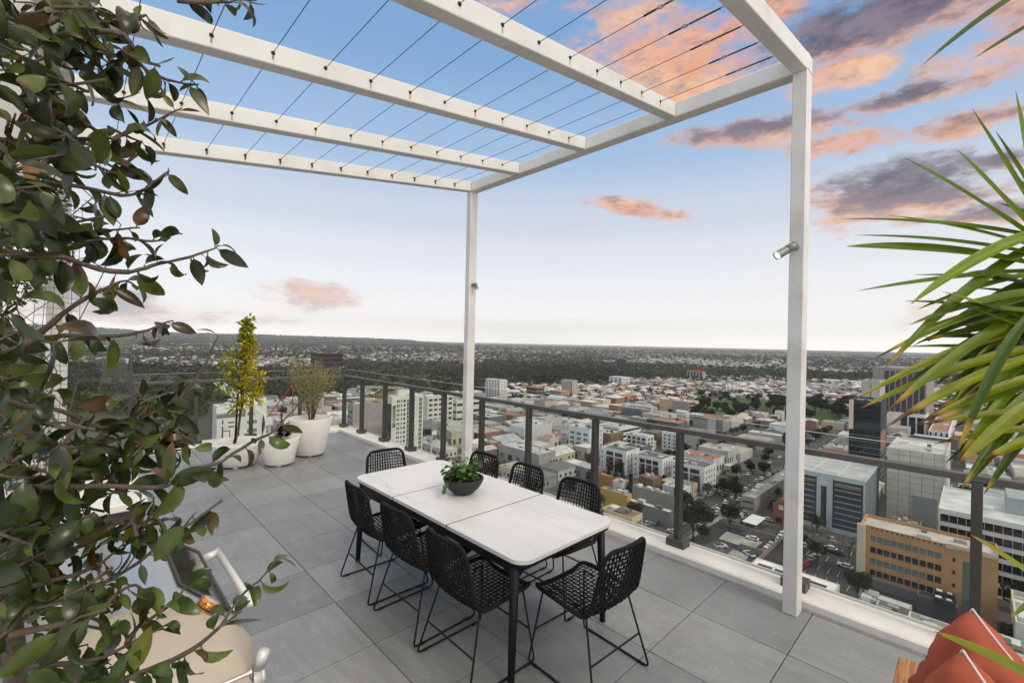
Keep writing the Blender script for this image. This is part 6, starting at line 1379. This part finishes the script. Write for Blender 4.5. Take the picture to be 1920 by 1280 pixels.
for (px, py, c, ang) in [(1467, 1003, 'white', 10), (1463, 1009, 'white', 10), (1459, 1014, 'white', 10), (1446, 1023, 'silver', 10), (1441, 1028, 'silver', 10), (1437, 1032, 'white', 10), (1432, 1037, 'red', 10), (1528, 1046, 'white', 5), (1521, 1049, 'silver', 5), (1512, 1058, 'red', 5), (1505, 1062, 'red', 5), (1584, 1064, 'white', 80),
    (1438, 976, 'white', 95), (1394, 964, 'silver', 95), (1466, 982, 'black', 95), (1442, 893, 'white', 5), (1450, 890, 'black', 5), (1398, 919, 'white', 5), (1384, 915, 'yellow', 5), (1391, 911, 'black', 5), (1361, 944, 'white', 5), (1366, 940, 'black', 5), (1372, 936, 'white', 5), (1343, 957, 'white', 60),
    (1212, 969, 'grey', 100), (1226, 976, 'black', 100), (1235, 978, 'white', 20), (1213, 983, 'silver', 20), (1248, 1011, 'red', 90), (1357, 929, 'grey', 5), (1418, 903, 'silver', 5), (1428, 899, 'white', 5), (1462, 884, 'grey', 5), (1530, 1008, 'grey', 20), (1560, 1013, 'silver', 20), (1261, 999, 'white', 90), (1474, 996, 'white', 10), (1480, 990, 'grey', 10), (1540, 1034, 'grey', 5), (1534, 1040, 'white', 5), (1556, 1030, 'white', 80), (1570, 1040, 'black', 80), (1500, 1030, 'white', 10), (1508, 1024, 'silver', 10), (1300, 1040, 'grey', 60), (1410, 1012, 'white', 95), (1380, 988, 'blue', 60), (1386, 976, 'grey', 60)]:
    p = onz(px, py, G); car(c, p[0], p[1], R_(ang))
for k in range(46):
    x = 166 + 6.6 * k + random.uniform(-.4, .4)
    if random.random() < .7: car(random.choice(['white', 'silver', 'grey', 'black', 'white', 'blue']), x, 76.4, 0)
    if random.random() < .6: car(random.choice(['white', 'silver', 'grey', 'black', 'white', 'blue']), x + 2, 88.6, PI)
for k in range(24):
    if random.random() < .6: car(random.choice(['white', 'silver', 'grey', 'black']), 147.6, 95 + 6.6 * k, PI / 2)
p = onz(1352, 1026, G); car('white', p[0], p[1], R_(-40), True); p = onz(1404, 1041, G); car('white', p[0], p[1], R_(60), True)
for c in CARP.values():
    for q in c.children_recursive: bpy.data.objects.remove(q)
    bpy.data.objects.remove(c)
# street lamps along the street
for k in range(7):
    t = thing('street_lamp', (170 + 38 * k, 74.2, G + .28), None, 'street lamp', 'street lamps along the street'); b = MB(); b.tube([(0, 0, 0), (0, 0, 8), (0, .4, 8.5), (0, 1.8, 8.7)], .10, 6); b.build('pole', M_lgrey, t); part('lamp_head', t, (-.2, 1.5, 8.6), (.2, 2.3, 8.8), M_lgrey); PEND.append((t, 'grey street lamp at the kerb', 170 + 38 * k, 74.2))
# ---------------------------------------------------------------- labels that tell look-alikes apart by the landmark they stand next to
ORD = ['nearest', 'second nearest', 'third nearest', 'fourth nearest', 'fifth nearest', 'sixth nearest', 'seventh nearest', 'eighth nearest', 'ninth nearest', 'tenth nearest', 'eleventh nearest', 'twelfth nearest'] + [w + ' nearest' for w in 'thirteenth fourteenth fifteenth sixteenth seventeenth eighteenth nineteenth twentieth twenty-first twenty-second twenty-third twenty-fourth twenty-fifth twenty-sixth twenty-seventh twenty-eighth twenty-ninth thirtieth thirty-first thirty-second thirty-third thirty-fourth thirty-fifth thirty-sixth thirty-seventh thirty-eighth thirty-ninth fortieth'.split()]
bk = {}
for o, ph, x, y in PEND:
    mk = min(MARKS, key=lambda q: math.hypot(q[1] - x, q[2] - y)); bk.setdefault((ph, mk[0]), []).append((math.hypot(mk[1] - x, mk[2] - y), o))
for (ph, mk), ls in bk.items():
    ls.sort(key=lambda q: q[0])
    for i, (_, o) in enumerate(ls):
        o['label'] = '%s, %s the %s' % (ph, ('standing nearest' if len(ls) == 1 else ORD[min(i, 39)] + ' to') if len(ls) > 1 else 'near', mk)

# ---------------------------------------------------------------- air
HZ = True
if HZ:
    b = MB(); b.box((-9000, -9000, G - 1.5), (13000, 13000, 720)); hm = bpy.data.materials.new('haze_air'); hm.use_nodes = True; N, L = nodes(hm); N.remove(N['Principled BSDF'])
    v = N.new('ShaderNodeVolumePrincipled'); v.inputs['Color'].default_value = (.90, .94, 1, 1); v.inputs['Density'].default_value = 5.0e-5; v.inputs['Anisotropy'].default_value = .1; L.new(v.outputs[0], N['Material Output'].inputs['Volume'])
    tag(b.build('haze', hm), 'thin pale air over the suburbs fading the hills', 'haze', kind='stuff')
